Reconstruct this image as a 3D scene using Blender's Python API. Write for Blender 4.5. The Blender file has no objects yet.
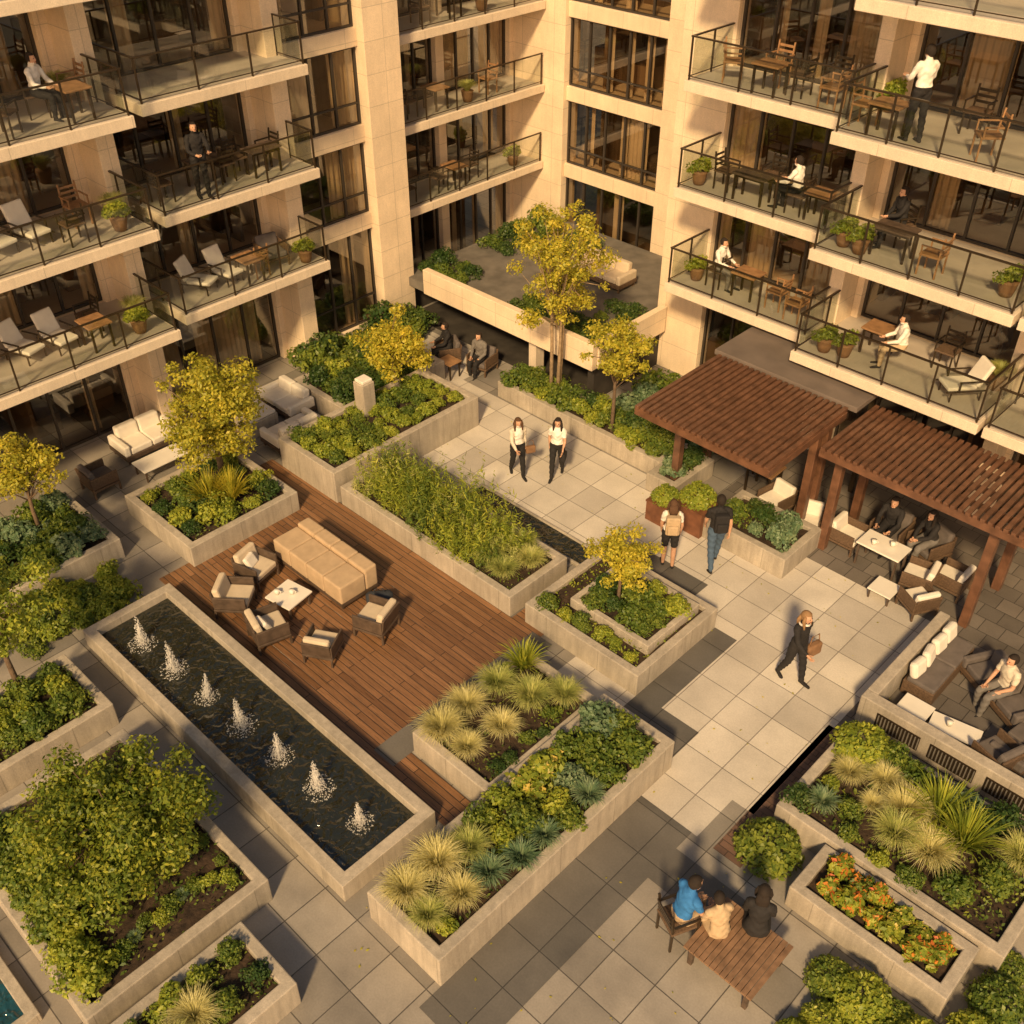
import bpy, math, random
import numpy as np
from mathutils import Vector, Matrix
random.seed(7); rng=np.random.default_rng(7)
S=bpy.context.scene; COL=S.collection
rad=math.radians
# ------------------------------------------------------------------ materials
M={}
def mat(name,c,rough=.7,var=.18,scale=3.0,bump=0.0,bscale=40,metal=0,spec=.4,detail=4):
    m=bpy.data.materials.new(name);m.use_nodes=True;nt=m.node_tree;b=nt.nodes['Principled BSDF']
    tc=nt.nodes.new('ShaderNodeNewGeometry')
    n=nt.nodes.new('ShaderNodeTexNoise');n.inputs['Scale'].default_value=scale;n.inputs['Detail'].default_value=detail+2
    nt.links.new(tc.outputs['Position'],n.inputs['Vector'])
    r=nt.nodes.new('ShaderNodeValToRGB')
    r.color_ramp.elements[0].position=.3;r.color_ramp.elements[1].position=.7
    r.color_ramp.elements[0].color=[x*(1-var) for x in c]+[1];r.color_ramp.elements[1].color=[min(1,x*(1+var)) for x in c]+[1]
    nt.links.new(n.outputs['Fac'],r.inputs['Fac']);nt.links.new(r.outputs['Color'],b.inputs['Base Color'])
    b.inputs['Roughness'].default_value=rough;b.inputs['Metallic'].default_value=metal;b.inputs['Specular IOR Level'].default_value=spec
    if bump>0:
        n2=nt.nodes.new('ShaderNodeTexNoise');n2.inputs['Scale'].default_value=bscale;n2.inputs['Detail'].default_value=5
        nt.links.new(tc.outputs['Position'],n2.inputs['Vector'])
        bp=nt.nodes.new('ShaderNodeBump');bp.inputs['Strength'].default_value=bump;bp.inputs['Distance'].default_value=.02
        nt.links.new(n2.outputs['Fac'],bp.inputs['Height']);nt.links.new(bp.outputs['Normal'],b.inputs['Normal'])
    M[name]=m;return m
def stonemat(name,c,streak=.35,panel=None,blotch=.22):
    m=bpy.data.materials.new(name);m.use_nodes=True;nt=m.node_tree;b=nt.nodes['Principled BSDF'];L=nt.links.new
    g=nt.nodes.new('ShaderNodeNewGeometry')
    def ns(sc,det,mul,vec=None):
        n=nt.nodes.new('ShaderNodeTexNoise');n.inputs['Scale'].default_value=sc;n.inputs['Detail'].default_value=det;n.inputs['Roughness'].default_value=.65
        L(vec or g.outputs['Position'],n.inputs['Vector']);r=nt.nodes.new('ShaderNodeMapRange');r.inputs['From Min'].default_value=.3;r.inputs['From Max'].default_value=.7;r.inputs['To Min'].default_value=1-mul;r.inputs['To Max'].default_value=1+mul*.7
        L(n.outputs['Fac'],r.inputs['Value']);return r.outputs[0],n
    def mul(p,q):
        x=nt.nodes.new('ShaderNodeMath');x.operation='MULTIPLY';L(p,x.inputs[0]);L(q,x.inputs[1]);return x.outputs[0]
    mp=nt.nodes.new('ShaderNodeMapping');mp.inputs['Scale'].default_value=(1,1,.12);L(g.outputs['Position'],mp.inputs['Vector'])
    a,_=ns(1.1,8,blotch);d,_=ns(9,6,streak*.6,mp.outputs[0]);e,nn=ns(48,4,.14)
    f=mul(mul(a,d),e)
    if panel:
        sx=nt.nodes.new('ShaderNodeSeparateXYZ');L(g.outputs['Position'],sx.inputs[0]);ad=nt.nodes.new('ShaderNodeMath');L(sx.outputs[0],ad.inputs[0]);L(sx.outputs[1],ad.inputs[1])
        cb=nt.nodes.new('ShaderNodeCombineXYZ');L(ad.outputs[0],cb.inputs[0]);L(sx.outputs[2],cb.inputs[1])
        br=nt.nodes.new('ShaderNodeTexBrick');br.offset=0;br.inputs['Scale'].default_value=1;br.inputs['Color1'].default_value=(1,1,1,1);br.inputs['Color2'].default_value=(.92,.92,.92,1);br.inputs['Mortar'].default_value=(.68,.68,.68,1)
        br.inputs['Brick Width'].default_value=panel[0];br.inputs['Row Height'].default_value=panel[1];br.inputs['Mortar Size'].default_value=.008;L(cb.outputs[0],br.inputs['Vector'])
        sn=nt.nodes.new('ShaderNodeSeparateXYZ');L(g.outputs['True Normal'],sn.inputs[0]);ab=nt.nodes.new('ShaderNodeMath');ab.operation='ABSOLUTE';L(sn.outputs[2],ab.inputs[0])
        lt=nt.nodes.new('ShaderNodeMath');lt.operation='LESS_THAN';lt.inputs[1].default_value=.5;L(ab.outputs[0],lt.inputs[0])
        bw=nt.nodes.new('ShaderNodeRGBToBW');L(br.outputs['Color'],bw.inputs[0])
        mx=nt.nodes.new('ShaderNodeMix');mx.data_type='FLOAT';mx.inputs[2].default_value=1.0;L(lt.outputs[0],mx.inputs[0]);L(bw.outputs[0],mx.inputs[3]);f=mul(f,mx.outputs[0])
    v=nt.nodes.new('ShaderNodeVectorMath');v.operation='SCALE';v.inputs[0].default_value=c;L(f,v.inputs['Scale']);L(v.outputs[0],b.inputs['Base Color'])
    b.inputs['Roughness'].default_value=.85;bp=nt.nodes.new('ShaderNodeBump');bp.inputs['Strength'].default_value=.4;bp.inputs['Distance'].default_value=.012;L(nn.outputs['Fac'],bp.inputs['Height']);L(bp.outputs['Normal'],b.inputs['Normal'])
    M[name]=m
def brickmat(name,c1,c2,mortar,w,h,off=.5,ms=.012,rot=0,rough=.75,grain=0,stain=.25):
    m=bpy.data.materials.new(name);m.use_nodes=True;nt=m.node_tree;b=nt.nodes['Principled BSDF'];L=nt.links.new
    g=nt.nodes.new('ShaderNodeNewGeometry');mp=nt.nodes.new('ShaderNodeMapping');mp.inputs['Rotation'].default_value=(0,0,rot)
    L(g.outputs['Position'],mp.inputs['Vector'])
    br=nt.nodes.new('ShaderNodeTexBrick');br.offset=off;br.inputs['Scale'].default_value=1
    br.inputs['Color1'].default_value=(*c1,1);br.inputs['Color2'].default_value=(*c2,1);br.inputs['Mortar'].default_value=(*mortar,1)
    br.inputs['Brick Width'].default_value=w;br.inputs['Row Height'].default_value=h;br.inputs['Mortar Size'].default_value=ms;br.inputs['Mortar Smooth'].default_value=.1
    L(mp.outputs['Vector'],br.inputs['Vector'])
    n=nt.nodes.new('ShaderNodeTexNoise');n.inputs['Scale'].default_value=.9;n.inputs['Detail'].default_value=9;n.inputs['Roughness'].default_value=.6
    if grain:
        mp2=nt.nodes.new('ShaderNodeMapping');mp2.inputs['Scale'].default_value=(1.5,22,1);L(mp.outputs['Vector'],mp2.inputs['Vector']);L(mp2.outputs['Vector'],n.inputs['Vector']);n.inputs['Scale'].default_value=1.6
    else: L(g.outputs['Position'],n.inputs['Vector'])
    mr=nt.nodes.new('ShaderNodeMapRange');mr.inputs['From Min'].default_value=.3;mr.inputs['From Max'].default_value=.7;mr.inputs['To Min'].default_value=1-stain;mr.inputs['To Max'].default_value=1+stain*.6
    L(n.outputs['Fac'],mr.inputs['Value'])
    n3=nt.nodes.new('ShaderNodeTexNoise');n3.inputs['Scale'].default_value=35;n3.inputs['Detail'].default_value=3;L(g.outputs['Position'],n3.inputs['Vector'])
    mr3=nt.nodes.new('ShaderNodeMapRange');mr3.inputs['From Min'].default_value=.3;mr3.inputs['From Max'].default_value=.7;mr3.inputs['To Min'].default_value=.92;mr3.inputs['To Max'].default_value=1.06
    L(n3.outputs['Fac'],mr3.inputs['Value'])
    mm=nt.nodes.new('ShaderNodeMath');mm.operation='MULTIPLY';L(mr.outputs[0],mm.inputs[0]);L(mr3.outputs[0],mm.inputs[1])
    vm=nt.nodes.new('ShaderNodeVectorMath');vm.operation='SCALE';L(br.outputs['Color'],vm.inputs[0]);L(mm.outputs[0],vm.inputs['Scale'])
    L(vm.outputs[0],b.inputs['Base Color'])
    rr=nt.nodes.new('ShaderNodeMapRange');rr.inputs['From Min'].default_value=.3;rr.inputs['From Max'].default_value=.7;rr.inputs['To Min'].default_value=rough-.28;rr.inputs['To Max'].default_value=rough+.1;L(n.outputs['Fac'],rr.inputs['Value']);L(rr.outputs[0],b.inputs['Roughness'])
    bp=nt.nodes.new('ShaderNodeBump');bp.inputs['Strength'].default_value=.6;bp.inputs['Distance'].default_value=.01;bp.invert=True
    L(br.outputs['Fac'],bp.inputs['Height']);L(bp.outputs['Normal'],b.inputs['Normal'])
    M[name]=m
def leafmat(name,ca,cb,cc,trans=.45):
    m=bpy.data.materials.new(name);m.use_nodes=True;nt=m.node_tree;L=nt.links.new;b=nt.nodes['Principled BSDF'];o=nt.nodes['Material Output']
    g=nt.nodes.new('ShaderNodeNewGeometry');r=nt.nodes.new('ShaderNodeValToRGB');e=r.color_ramp.elements
    e[0].position=0;e[0].color=(*ca,1);e[1].position=1;e[1].color=(*cc,1);k=e.new(.5);k.color=(*cb,1)
    oi=nt.nodes.new('ShaderNodeObjectInfo')
    n=nt.nodes.new('ShaderNodeTexNoise');n.inputs['Scale'].default_value=3.2;n.inputs['Detail'].default_value=2;L(g.outputs['Position'],n.inputs['Vector'])
    mx=nt.nodes.new('ShaderNodeMath');mx.operation='MULTIPLY_ADD';mx.inputs[1].default_value=.55;L(g.outputs['Random Per Island'],mx.inputs[0])
    m2=nt.nodes.new('ShaderNodeMath');m2.operation='MULTIPLY';m2.inputs[1].default_value=.22;L(oi.outputs['Random'],m2.inputs[0])
    m3=nt.nodes.new('ShaderNodeMath');m3.operation='MULTIPLY_ADD';m3.inputs[1].default_value=.8;L(n.outputs['Fac'],m3.inputs[0]);m3.inputs[2].default_value=-.18
    m4=nt.nodes.new('ShaderNodeMath');L(m2.outputs[0],m4.inputs[0]);L(m3.outputs[0],m4.inputs[1]);L(m4.outputs[0],mx.inputs[2])
    L(mx.outputs[0],r.inputs['Fac']);L(r.outputs['Color'],b.inputs['Base Color']);b.inputs['Roughness'].default_value=.45;b.inputs['Specular IOR Level'].default_value=.4
    t=nt.nodes.new('ShaderNodeBsdfTranslucent');L(r.outputs['Color'],t.inputs['Color'])
    ms=nt.nodes.new('ShaderNodeMixShader');ms.inputs[0].default_value=trans;L(b.outputs[0],ms.inputs[1]);L(t.outputs[0],ms.inputs[2]);L(ms.outputs[0],o.inputs['Surface'])
    M[name]=m
def glassmat(name,tint,gl=.05,rough=.02):
    m=bpy.data.materials.new(name);m.use_nodes=True;nt=m.node_tree;L=nt.links.new;o=nt.nodes['Material Output'];nt.nodes.remove(nt.nodes['Principled BSDF'])
    t=nt.nodes.new('ShaderNodeBsdfTransparent');t.inputs[0].default_value=(*tint,1)
    g=nt.nodes.new('ShaderNodeBsdfGlossy');g.inputs['Roughness'].default_value=rough
    f=nt.nodes.new('ShaderNodeLayerWeight');f.inputs[0].default_value=.5
    p=nt.nodes.new('ShaderNodeMath');p.operation='POWER';p.inputs[1].default_value=4.0;L(f.outputs['Facing'],p.inputs[0])
    a=nt.nodes.new('ShaderNodeMath');a.operation='MULTIPLY_ADD';a.inputs[1].default_value=.8;a.inputs[2].default_value=gl;L(p.outputs[0],a.inputs[0])
    ms=nt.nodes.new('ShaderNodeMixShader');L(a.outputs[0],ms.inputs[0]);L(t.outputs[0],ms.inputs[1]);L(g.outputs[0],ms.inputs[2]);L(ms.outputs[0],o.inputs['Surface'])
    M[name]=m
stonemat('cream_stone',(.78,.63,.45),.10,(1.22,.75),.12)
stonemat('slab_stone',(.70,.59,.45),.12,(2.4,9),.12)
mat('balcony_tile',(.48,.42,.35),.7,.16,1.5,.1)
stonemat('concrete',(.43,.375,.30),.35,(1.25,9))
mat('concrete_dark',(.15,.135,.115),.8,.25,2.5,.3,45,detail=8)
mat('soil',(.045,.028,.017),.95,.5,9,.8,25)
mat('dark_metal',(.085,.062,.04),.3,.1,5,metal=.7)
mat('bronze_frame',(.045,.037,.03),.4,.1,5)
mat('curtain',(.68,.57,.42),.9,.12,2)
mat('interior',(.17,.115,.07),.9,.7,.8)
mat('recess_shade',(.04,.034,.028),.9,.4,2)  # near-black so the passage's shade is put into the colour
mat('cushion_beige',(.58,.48,.35),.9,.08,6,.15,90)
mat('cushion_tan',(.48,.35,.22),.9,.10,6,.15,90)
mat('cushion_white',(.76,.70,.60),.9,.06,6,.15,90)
mat('cushion_grey',(.13,.11,.10),.9,.15,6,.15,90)
mat('wicker',(.12,.075,.045),.7,.3,30,.4,80)
mat('dark_wood',(.09,.062,.044),.55,.3,8,.1)
mat('teak',(.31,.17,.08),.5,.25,7,.15)
mat('plank',(.22,.13,.075),.55,.3,7,.15)
mat('table_white',(.78,.73,.64),.35,.04,4)
mat('pergola_wood',(.135,.065,.037),.38,.35,5,.2,30,spec=.55)
mat('canopy',(.15,.12,.10),.7,.15,2)
mat('pot_clay',(.22,.12,.06),.8,.2,6)
mat('pot_wood',(.17,.07,.035),.6,.25,6,.2)
mat('bark',(.14,.095,.06),.9,.3,12,.5,30)
mat('bark_pale',(.28,.20,.12),.9,.3,12,.5,30)
mat('skin',(.52,.30,.19),.6,.05,8)
for n,c in dict(cloth_white=(.74,.70,.63),cloth_cream=(.60,.53,.42),cloth_black=(.018,.016,.016),cloth_blue=(.03,.16,.42),cloth_grey=(.16,.145,.13),cloth_denim=(.06,.10,.16),cloth_tan=(.46,.34,.21),cloth_slate=(.035,.04,.05),hair_dark=(.02,.013,.009),hair_brown=(.09,.045,.022),hair_light=(.26,.15,.07),eye_dark=(.01,.01,.01),lip=(.3,.1,.08)).items(): mat(n,c,.85,.12,14,.1,60)
brickmat('paving',(.20,.183,.16),(.38,.34,.29),(.10,.09,.077),.74,.74,.0,.009,stain=.28)
brickmat('paving_light',(.50,.455,.395),(.70,.64,.55),(.24,.215,.185),.74,.74,.0,.008,stain=.18)
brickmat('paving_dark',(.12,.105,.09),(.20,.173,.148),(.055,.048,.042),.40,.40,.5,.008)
brickmat('paving_band',(.095,.09,.083),(.145,.134,.12),(.05,.047,.043),.74,.74,.0,.008)
brickmat('paver_brown',(.12,.07,.05),(.18,.105,.075),(.07,.045,.03),.35,.12,.5,.008)
brickmat('decking',(.175,.085,.038),(.30,.155,.074),(.03,.014,.008),2.6,.125,.37,.008,0,.5,1,.4)
leafmat('leaf_green',(.05,.11,.020),(.14,.21,.036),(.34,.38,.055))
leafmat('leaf_dark',(.024,.06,.016),(.06,.12,.028),(.17,.22,.05))
leafmat('leaf_lime',(.11,.17,.022),(.28,.35,.045),(.56,.55,.07))
leafmat('leaf_bush',(.06,.115,.016),(.21,.27,.033),(.56,.53,.06))
leafmat('leaf_gold',(.14,.18,.022),(.42,.41,.045),(.76,.62,.075))
leafmat('leaf_straw',(.36,.34,.12),(.64,.59,.25),(.86,.79,.41))
leafmat('leaf_strawgreen',(.21,.28,.07),(.48,.51,.15),(.75,.70,.28))
leafmat('leaf_bluegreen',(.085,.17,.085),(.18,.28,.145),(.38,.45,.24))
leafmat('petal_orange',(.8,.20,.03),(.9,.38,.07),(.85,.16,.06))
leafmat('petal_yellow',(.75,.52,.08),(.85,.65,.16),(.88,.76,.34))
glassmat('window_glass',(.68,.61,.50),.20)
glassmat('rail_glass',(.80,.83,.78),.09,.01)
def watermat(name,c):
    m=bpy.data.materials.new(name);m.use_nodes=True;nt=m.node_tree;b=nt.nodes['Principled BSDF'];b.inputs['Base Color'].default_value=(*c,1);b.inputs['Roughness'].default_value=.05;b.inputs['Specular IOR Level'].default_value=.8
    n=nt.nodes.new('ShaderNodeTexNoise');n.inputs['Scale'].default_value=6.5;n.inputs['Detail'].default_value=1.5;n.inputs['Distortion'].default_value=.5;g=nt.nodes.new('ShaderNodeNewGeometry');nt.links.new(g.outputs['Position'],n.inputs['Vector'])
    bp=nt.nodes.new('ShaderNodeBump');bp.inputs['Strength'].default_value=1;bp.inputs['Distance'].default_value=.09;nt.links.new(n.outputs['Fac'],bp.inputs['Height']);nt.links.new(bp.outputs['Normal'],b.inputs['Normal']);M[name]=m
watermat('water',(.017,.019,.013));watermat('pool_water',(.012,.06,.08))
m=bpy.data.materials.new('foam');m.use_nodes=True;nt=m.node_tree;b=nt.nodes['Principled BSDF'];b.inputs['Base Color'].default_value=(.9,.87,.82,1);b.inputs['Roughness'].default_value=.4
t=nt.nodes.new('ShaderNodeBsdfTransparent');x=nt.nodes.new('ShaderNodeMixShader');x.inputs[0].default_value=.5;nt.links.new(b.outputs[0],x.inputs[1]);nt.links.new(t.outputs[0],x.inputs[2]);nt.links.new(x.outputs[0],nt.nodes['Material Output'].inputs['Surface']);M['foam']=m
# ------------------------------------------------------------------ mesh helpers
class MB:
    def __init__(s): s.v=[];s.f=[];s.mi=[];s.cur=0
    def box(s,x0,y0,z0,x1,y1,z1):
        if x0>x1:x0,x1=x1,x0
        if y0>y1:y0,y1=y1,y0
        if z0>z1:z0,z1=z1,z0
        i=len(s.v);s.v+=[(x0,y0,z0),(x1,y0,z0),(x1,y1,z0),(x0,y1,z0),(x0,y0,z1),(x1,y0,z1),(x1,y1,z1),(x0,y1,z1)]
        for q in ((0,3,2,1),(4,5,6,7),(0,1,5,4),(1,2,6,5),(2,3,7,6),(3,0,4,7)): s.f.append(tuple(i+k for k in q));s.mi.append(s.cur)
        return s
    def cbox(s,cx,cy,cz,sx,sy,sz,rx=0,rz=0):
        mt=Matrix.Translation((cx,cy,cz))@Matrix.Rotation(rz,4,'Z')@Matrix.Rotation(rx,4,'X')
        i=len(s.v);h=(sx/2,sy/2,sz/2)
        for p in ((-1,-1,-1),(1,-1,-1),(1,1,-1),(-1,1,-1),(-1,-1,1),(1,-1,1),(1,1,1),(-1,1,1)): s.v.append(tuple(mt@Vector((p[0]*h[0],p[1]*h[1],p[2]*h[2]))))
        for q in ((0,3,2,1),(4,5,6,7),(0,1,5,4),(1,2,6,5),(2,3,7,6),(3,0,4,7)): s.f.append(tuple(i+k for k in q));s.mi.append(s.cur)
        return s
    def tube(s,pts,rads,n=8,ref=(1,0,0),cap=.6):
        pts=[Vector(p) for p in pts];rr=[(r,r) if not isinstance(r,tuple) else r for r in rads];ref=Vector(ref);rings=[]
        for k,p in enumerate(pts):
            d=(pts[min(k+1,len(pts)-1)]-pts[max(k-1,0)]).normalized()
            a=ref-d*ref.dot(d)
            if a.length<.05: a=Vector((0,1,0))-d*d.y
            if a.length<.05: a=Vector((0,0,1))-d*d.z
            a.normalize();b=d.cross(a);ring=[]
            for j in range(n):
                t=2*math.pi*j/n;q=p+a*math.cos(t)*rr[k][0]+b*math.sin(t)*rr[k][1];ring.append(len(s.v));s.v.append(tuple(q))
            rings.append(ring)
        for k in range(len(rings)-1):
            for j in range(n):
                s.f.append((rings[k][j],rings[k][(j+1)%n],rings[k+1][(j+1)%n],rings[k+1][j]));s.mi.append(s.cur)
        d0=(pts[0]-pts[1]).normalized();d1=(pts[-1]-pts[-2]).normalized()
        i=len(s.v);s.v.append(tuple(pts[0]+d0*min(rr[0])*cap));s.v.append(tuple(pts[-1]+d1*min(rr[-1])*cap))
        for j in range(n):
            s.f.append((i,rings[0][(j+1)%n],rings[0][j]));s.mi.append(s.cur);s.f.append((i+1,rings[-1][j],rings[-1][(j+1)%n]));s.mi.append(s.cur)
        return s
    def ell(s,c,r,nu=12,nv=8,keep=None,mt=None):
        i=len(s.v);c=Vector(c)
        for a in range(nv+1):
            for b in range(nu):
                th=math.pi*a/nv;ph=2*math.pi*b/nu
                q=Vector((r[0]*math.sin(th)*math.cos(ph),r[1]*math.sin(th)*math.sin(ph),r[2]*math.cos(th)))
                if mt: q=mt@q
                s.v.append(tuple(c+q))
        for a in range(nv):
            for b in range(nu):
                th=math.pi*(a+.5)/nv;ph=2*math.pi*(b+.5)/nu
                if keep and not keep(math.sin(th)*math.cos(ph),math.sin(th)*math.sin(ph),math.cos(th)): continue
                q=(i+a*nu+b,i+(a+1)*nu+b,i+(a+1)*nu+(b+1)%nu,i+a*nu+(b+1)%nu)
                s.f.append(q);s.mi.append(s.cur)
        return s
    def mesh(s,name,mats,smooth=False):
        me=bpy.data.meshes.new(name);me.from_pydata(s.v,[],s.f)
        for k in mats: me.materials.append(M[k])
        if len(mats)>1: me.polygons.foreach_set('material_index',s.mi)
        if smooth: me.polygons.foreach_set('use_smooth',[True]*len(me.polygons))
        me.update();return me
def obj(name,me,loc=(0,0,0),parent=None,bevel=0,**kw):
    o=bpy.data.objects.new(name,me);COL.objects.link(o);o.location=loc
    if parent: o.parent=parent
    if bevel:
        b=o.modifiers.new('bevel','BEVEL');b.width=bevel;b.segments=2;b.limit_method='ANGLE'
    for k,v in kw.items(): o[k]=v
    return o
def root(name,loc,label,cat,group=None,rz=0,sc=1):
    o=bpy.data.objects.new(name,None);COL.objects.link(o);o.location=loc;o.empty_display_size=.2;o.rotation_euler[2]=rz;o.scale=(sc,)*3
    o['label']=label;o['category']=cat
    if group:o['group']=group
    return o
def tag(o,label,cat,group=None):
    o['label']=label;o['category']=cat
    if group:o['group']=group
    return o
def copy_thing(r,loc,rz=0,sc=None,label=None,group=None):
    n=r.copy();COL.objects.link(n);n.location=loc;n.rotation_euler[2]=rz
    if sc: n.scale=(sc,)*3 if not isinstance(sc,tuple) else sc
    if label:n['label']=label
    if group:n['group']=group
    def rec(a,b):
        for c in a.children:
            d=c.copy();COL.objects.link(d);d.parent=b;rec(c,d)
    rec(r,n);return n
def remove_thing(r):
    for c in list(r.children_recursive)+[r]: bpy.data.objects.remove(c)
def sheet(name,x0,y0,x1,y1,z,m,kind='structure'):
    mb=MB();mb.v=[(x0,y0,z),(x1,y0,z),(x1,y1,z),(x0,y1,z)];mb.f=[(0,1,2,3)];mb.mi=[0]
    return obj(name,mb.mesh(name,[m]),kind=kind)
# ------------------------------------------------------------------ camera / light
cam=bpy.data.cameras.new('camera');co=bpy.data.objects.new('camera',cam);COL.objects.link(co);S.camera=co
co.location=(0,0,14);co.rotation_euler=(rad(52),0,rad(44));cam.sensor_width=36;cam.lens=36*1050/1024;cam.clip_end=500
sd=Vector((.50,-.865,0)).normalized();el=rad(38);sv=Vector((sd.x*math.cos(el),sd.y*math.cos(el),math.sin(el)))
sl=bpy.data.lights.new('sun','SUN');sl.energy=5.0;sl.angle=rad(6);sl.color=(1,.70,.36);so=bpy.data.objects.new('sun',sl);COL.objects.link(so);so.rotation_euler=sv.to_track_quat('Z','Y').to_euler();so.location=(10,-10,30)
w=bpy.data.worlds.new('World');S.world=w;w.use_nodes=True;nt=w.node_tree;bg=nt.nodes['Background']
sk=nt.nodes.new('ShaderNodeTexSky');sk.sky_type='NISHITA';sk.sun_disc=False;sk.sun_elevation=rad(20);sk.sun_rotation=math.atan2(sd.x,sd.y)
vm=nt.nodes.new('ShaderNodeVectorMath');vm.operation='MULTIPLY';vm.inputs[1].default_value=(1.3,.96,.72)
nt.links.new(sk.outputs[0],vm.inputs[0]);nt.links.new(vm.outputs[0],bg.inputs[0]);bg.inputs[1].default_value=.14
S.view_settings.view_transform='Standard';S.view_settings.look='None';S.view_settings.exposure=0
# ------------------------------------------------------------------ ground
sheet('ground',-300,-300,300,300,-.012,'concrete_dark')
sheet('pavement',-26,-6,8,26,0,'paving')
sheet('path',-19.8,12.95,-4.3,16.0,.004,'paving_light')
sheet('path',-8.6,9.95,-4.3,12.95,.004,'paving_light')
sheet('path',-6.9,9.0,-4.7,9.95,.004,'paving_light')
sheet('path',-19.8,16.0,-17.2,17.2,.004,'paving_light')
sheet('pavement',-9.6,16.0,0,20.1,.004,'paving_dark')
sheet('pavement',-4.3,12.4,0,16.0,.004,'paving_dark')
sheet('pavement',-4.4,9.0,-3.9,12.4,.004,'paver_brown')
sheet('pavement',-9.6,6.6,-9.1,10.5,.024,'paving_band')
sheet('pavement',-7.2,9.85,-5.9,10.7,.008,'paving_band')
sheet('pavement',-9.9,13.0,-8.0,13.9,.008,'paving_band')
sheet('pavement',-7.2,10.7,-6.7,13.0,.008,'paving_band')
sheet('pavement',-5.8,4.2,-4.8,9.0,.008,'paving_band')
sheet('pavement',-4.8,7.9,-3.2,8.6,.008,'paving_band')
sheet('wooden_deck',-16.0,6.4,-9.4,10.5,.02,'decking')
sheet('wooden_deck',-17.8,9.85,-16.0,10.45,.02,'decking')
sheet('wooden_deck',-10.15,10.5,-9.4,12.5,.02,'decking')
sheet('wooden_deck',-9.4,6.4,-7.4,7.0,.02,'decking')
# ------------------------------------------------------------------ planters
def planter(x0,y0,x1,y1,h,t=.17,label='long low beige concrete planter filled with shrubs',m='concrete'):
    r=root('planter',(x0,y0,0),label,'planter','raised concrete planters in the courtyard')
    mb=MB();X,Y=x1-x0,y1-y0
    o=[(0,0),(X,0),(X,Y),(0,Y)];i=[(t,t),(X-t,t),(X-t,Y-t),(t,Y-t)]
    mb.v=[(a,b,0) for a,b in o]+[(a,b,h) for a,b in o]+[(a,b,h) for a,b in i]+[(a,b,h-.25) for a,b in i]
    for k in range(4):
        j=(k+1)%4
        mb.f+=[(k,j,4+j,4+k),(4+k,4+j,8+j,8+k),(8+k,8+j,12+j,12+k)];mb.mi+=[0,0,0]
    obj('wall',mb.mesh('planter_wall',[m]),parent=r,bevel=.018)
    nx=max(3,int(X/.25));ny=max(3,int(Y/.25));sb=MB()
    for a in range(nx+1):
        for b in range(ny+1):
            sb.v.append((t*.5+(X-t)*a/nx,t*.5+(Y-t)*b/ny,h-.09+random.uniform(-.03,.03)))
    for a in range(nx):
        for b in range(ny):
            k=a*(ny+1)+b;sb.f.append((k,k+ny+1,k+ny+2,k+1));sb.mi.append(0)
    obj('soil',sb.mesh('planter_soil',['soil'],True),parent=r)
    return r
# ------------------------------------------------------------------ foliage
def leafmesh(name,C,size,mats,N=None,asp=.55,mi=None,up=.5):
    C=np.asarray(C);n=len(C)
    d=rng.normal(size=(n,3));
    if N is not None: d=d*.7+N*1.0
    d[:,2]+=up; d/=np.linalg.norm(d,axis=1)[:,None]
    a=np.cross(d,rng.normal(size=(n,3)));a/=np.linalg.norm(a,axis=1)[:,None];b=np.cross(d,a)
    s=(size*rng.uniform(.5,1.4,n))[:,None]
    V=np.stack([C-a*s,C+b*s*asp,C+a*s,C-b*s*asp],1).reshape(-1,3)
    me=bpy.data.meshes.new(name);me.from_pydata(V.tolist(),[],[(4*i,4*i+1,4*i+2,4*i+3) for i in range(n)])
    for k in mats: me.materials.append(M[k])
    if mi is not None: me.polygons.foreach_set('material_index',np.asarray(mi,dtype=np.int32))
    me.update();return me
def blob_points(n,R,squash=1,clumps=14,fill=.35):
    cs=[];
    for k in range(clumps):
        u=rng.normal(size=3);u/=np.linalg.norm(u);u[2]=abs(u[2])*1.0-.15
        cs.append(u*R*rng.uniform(.35,.85))
    cs=np.array(cs);cr=R*rng.uniform(.2,.5,clumps)
    k=rng.integers(0,clumps,n);u=rng.normal(size=(n,3));u/=np.linalg.norm(u,axis=1)[:,None]
    P=cs[k]+u*(cr[k]*rng.uniform(.55,1.15,n)**fill)[:,None];N=u.copy()
    P[:,2]*=squash
    return P,N
def shrub_mesh(R,mat_,n=1400,size=.032,squash=.85,extra=None):
    P,N=blob_points(n,R,squash,16);P[:,2]+=R*.35;k=P[:,2]>-.02;P=P[k];N=N[k]
    mi=None;mats=[mat_]
    if extra:
        mats=[mat_,extra];mi=((rng.random(len(P))<.2)&(P[:,2]>R*.45)).astype(int)
    return leafmesh('shrub',P,size,mats,N,.6,mi)
def round_mesh(R,mat_,n=2300,size=.029):
    u=rng.normal(size=(n,3));u/=np.linalg.norm(u,axis=1)[:,None];u[:,2]=np.abs(u[:,2])*1.1-.15
    P=u*(R*rng.uniform(.76,1.08,n))[:,None];P[:,2]=P[:,2]*.9+R*.2
    P+=.07*R*np.sin(P*16)
    return leafmesh('clipped_shrub',P,size,[mat_],u,.6)
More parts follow.
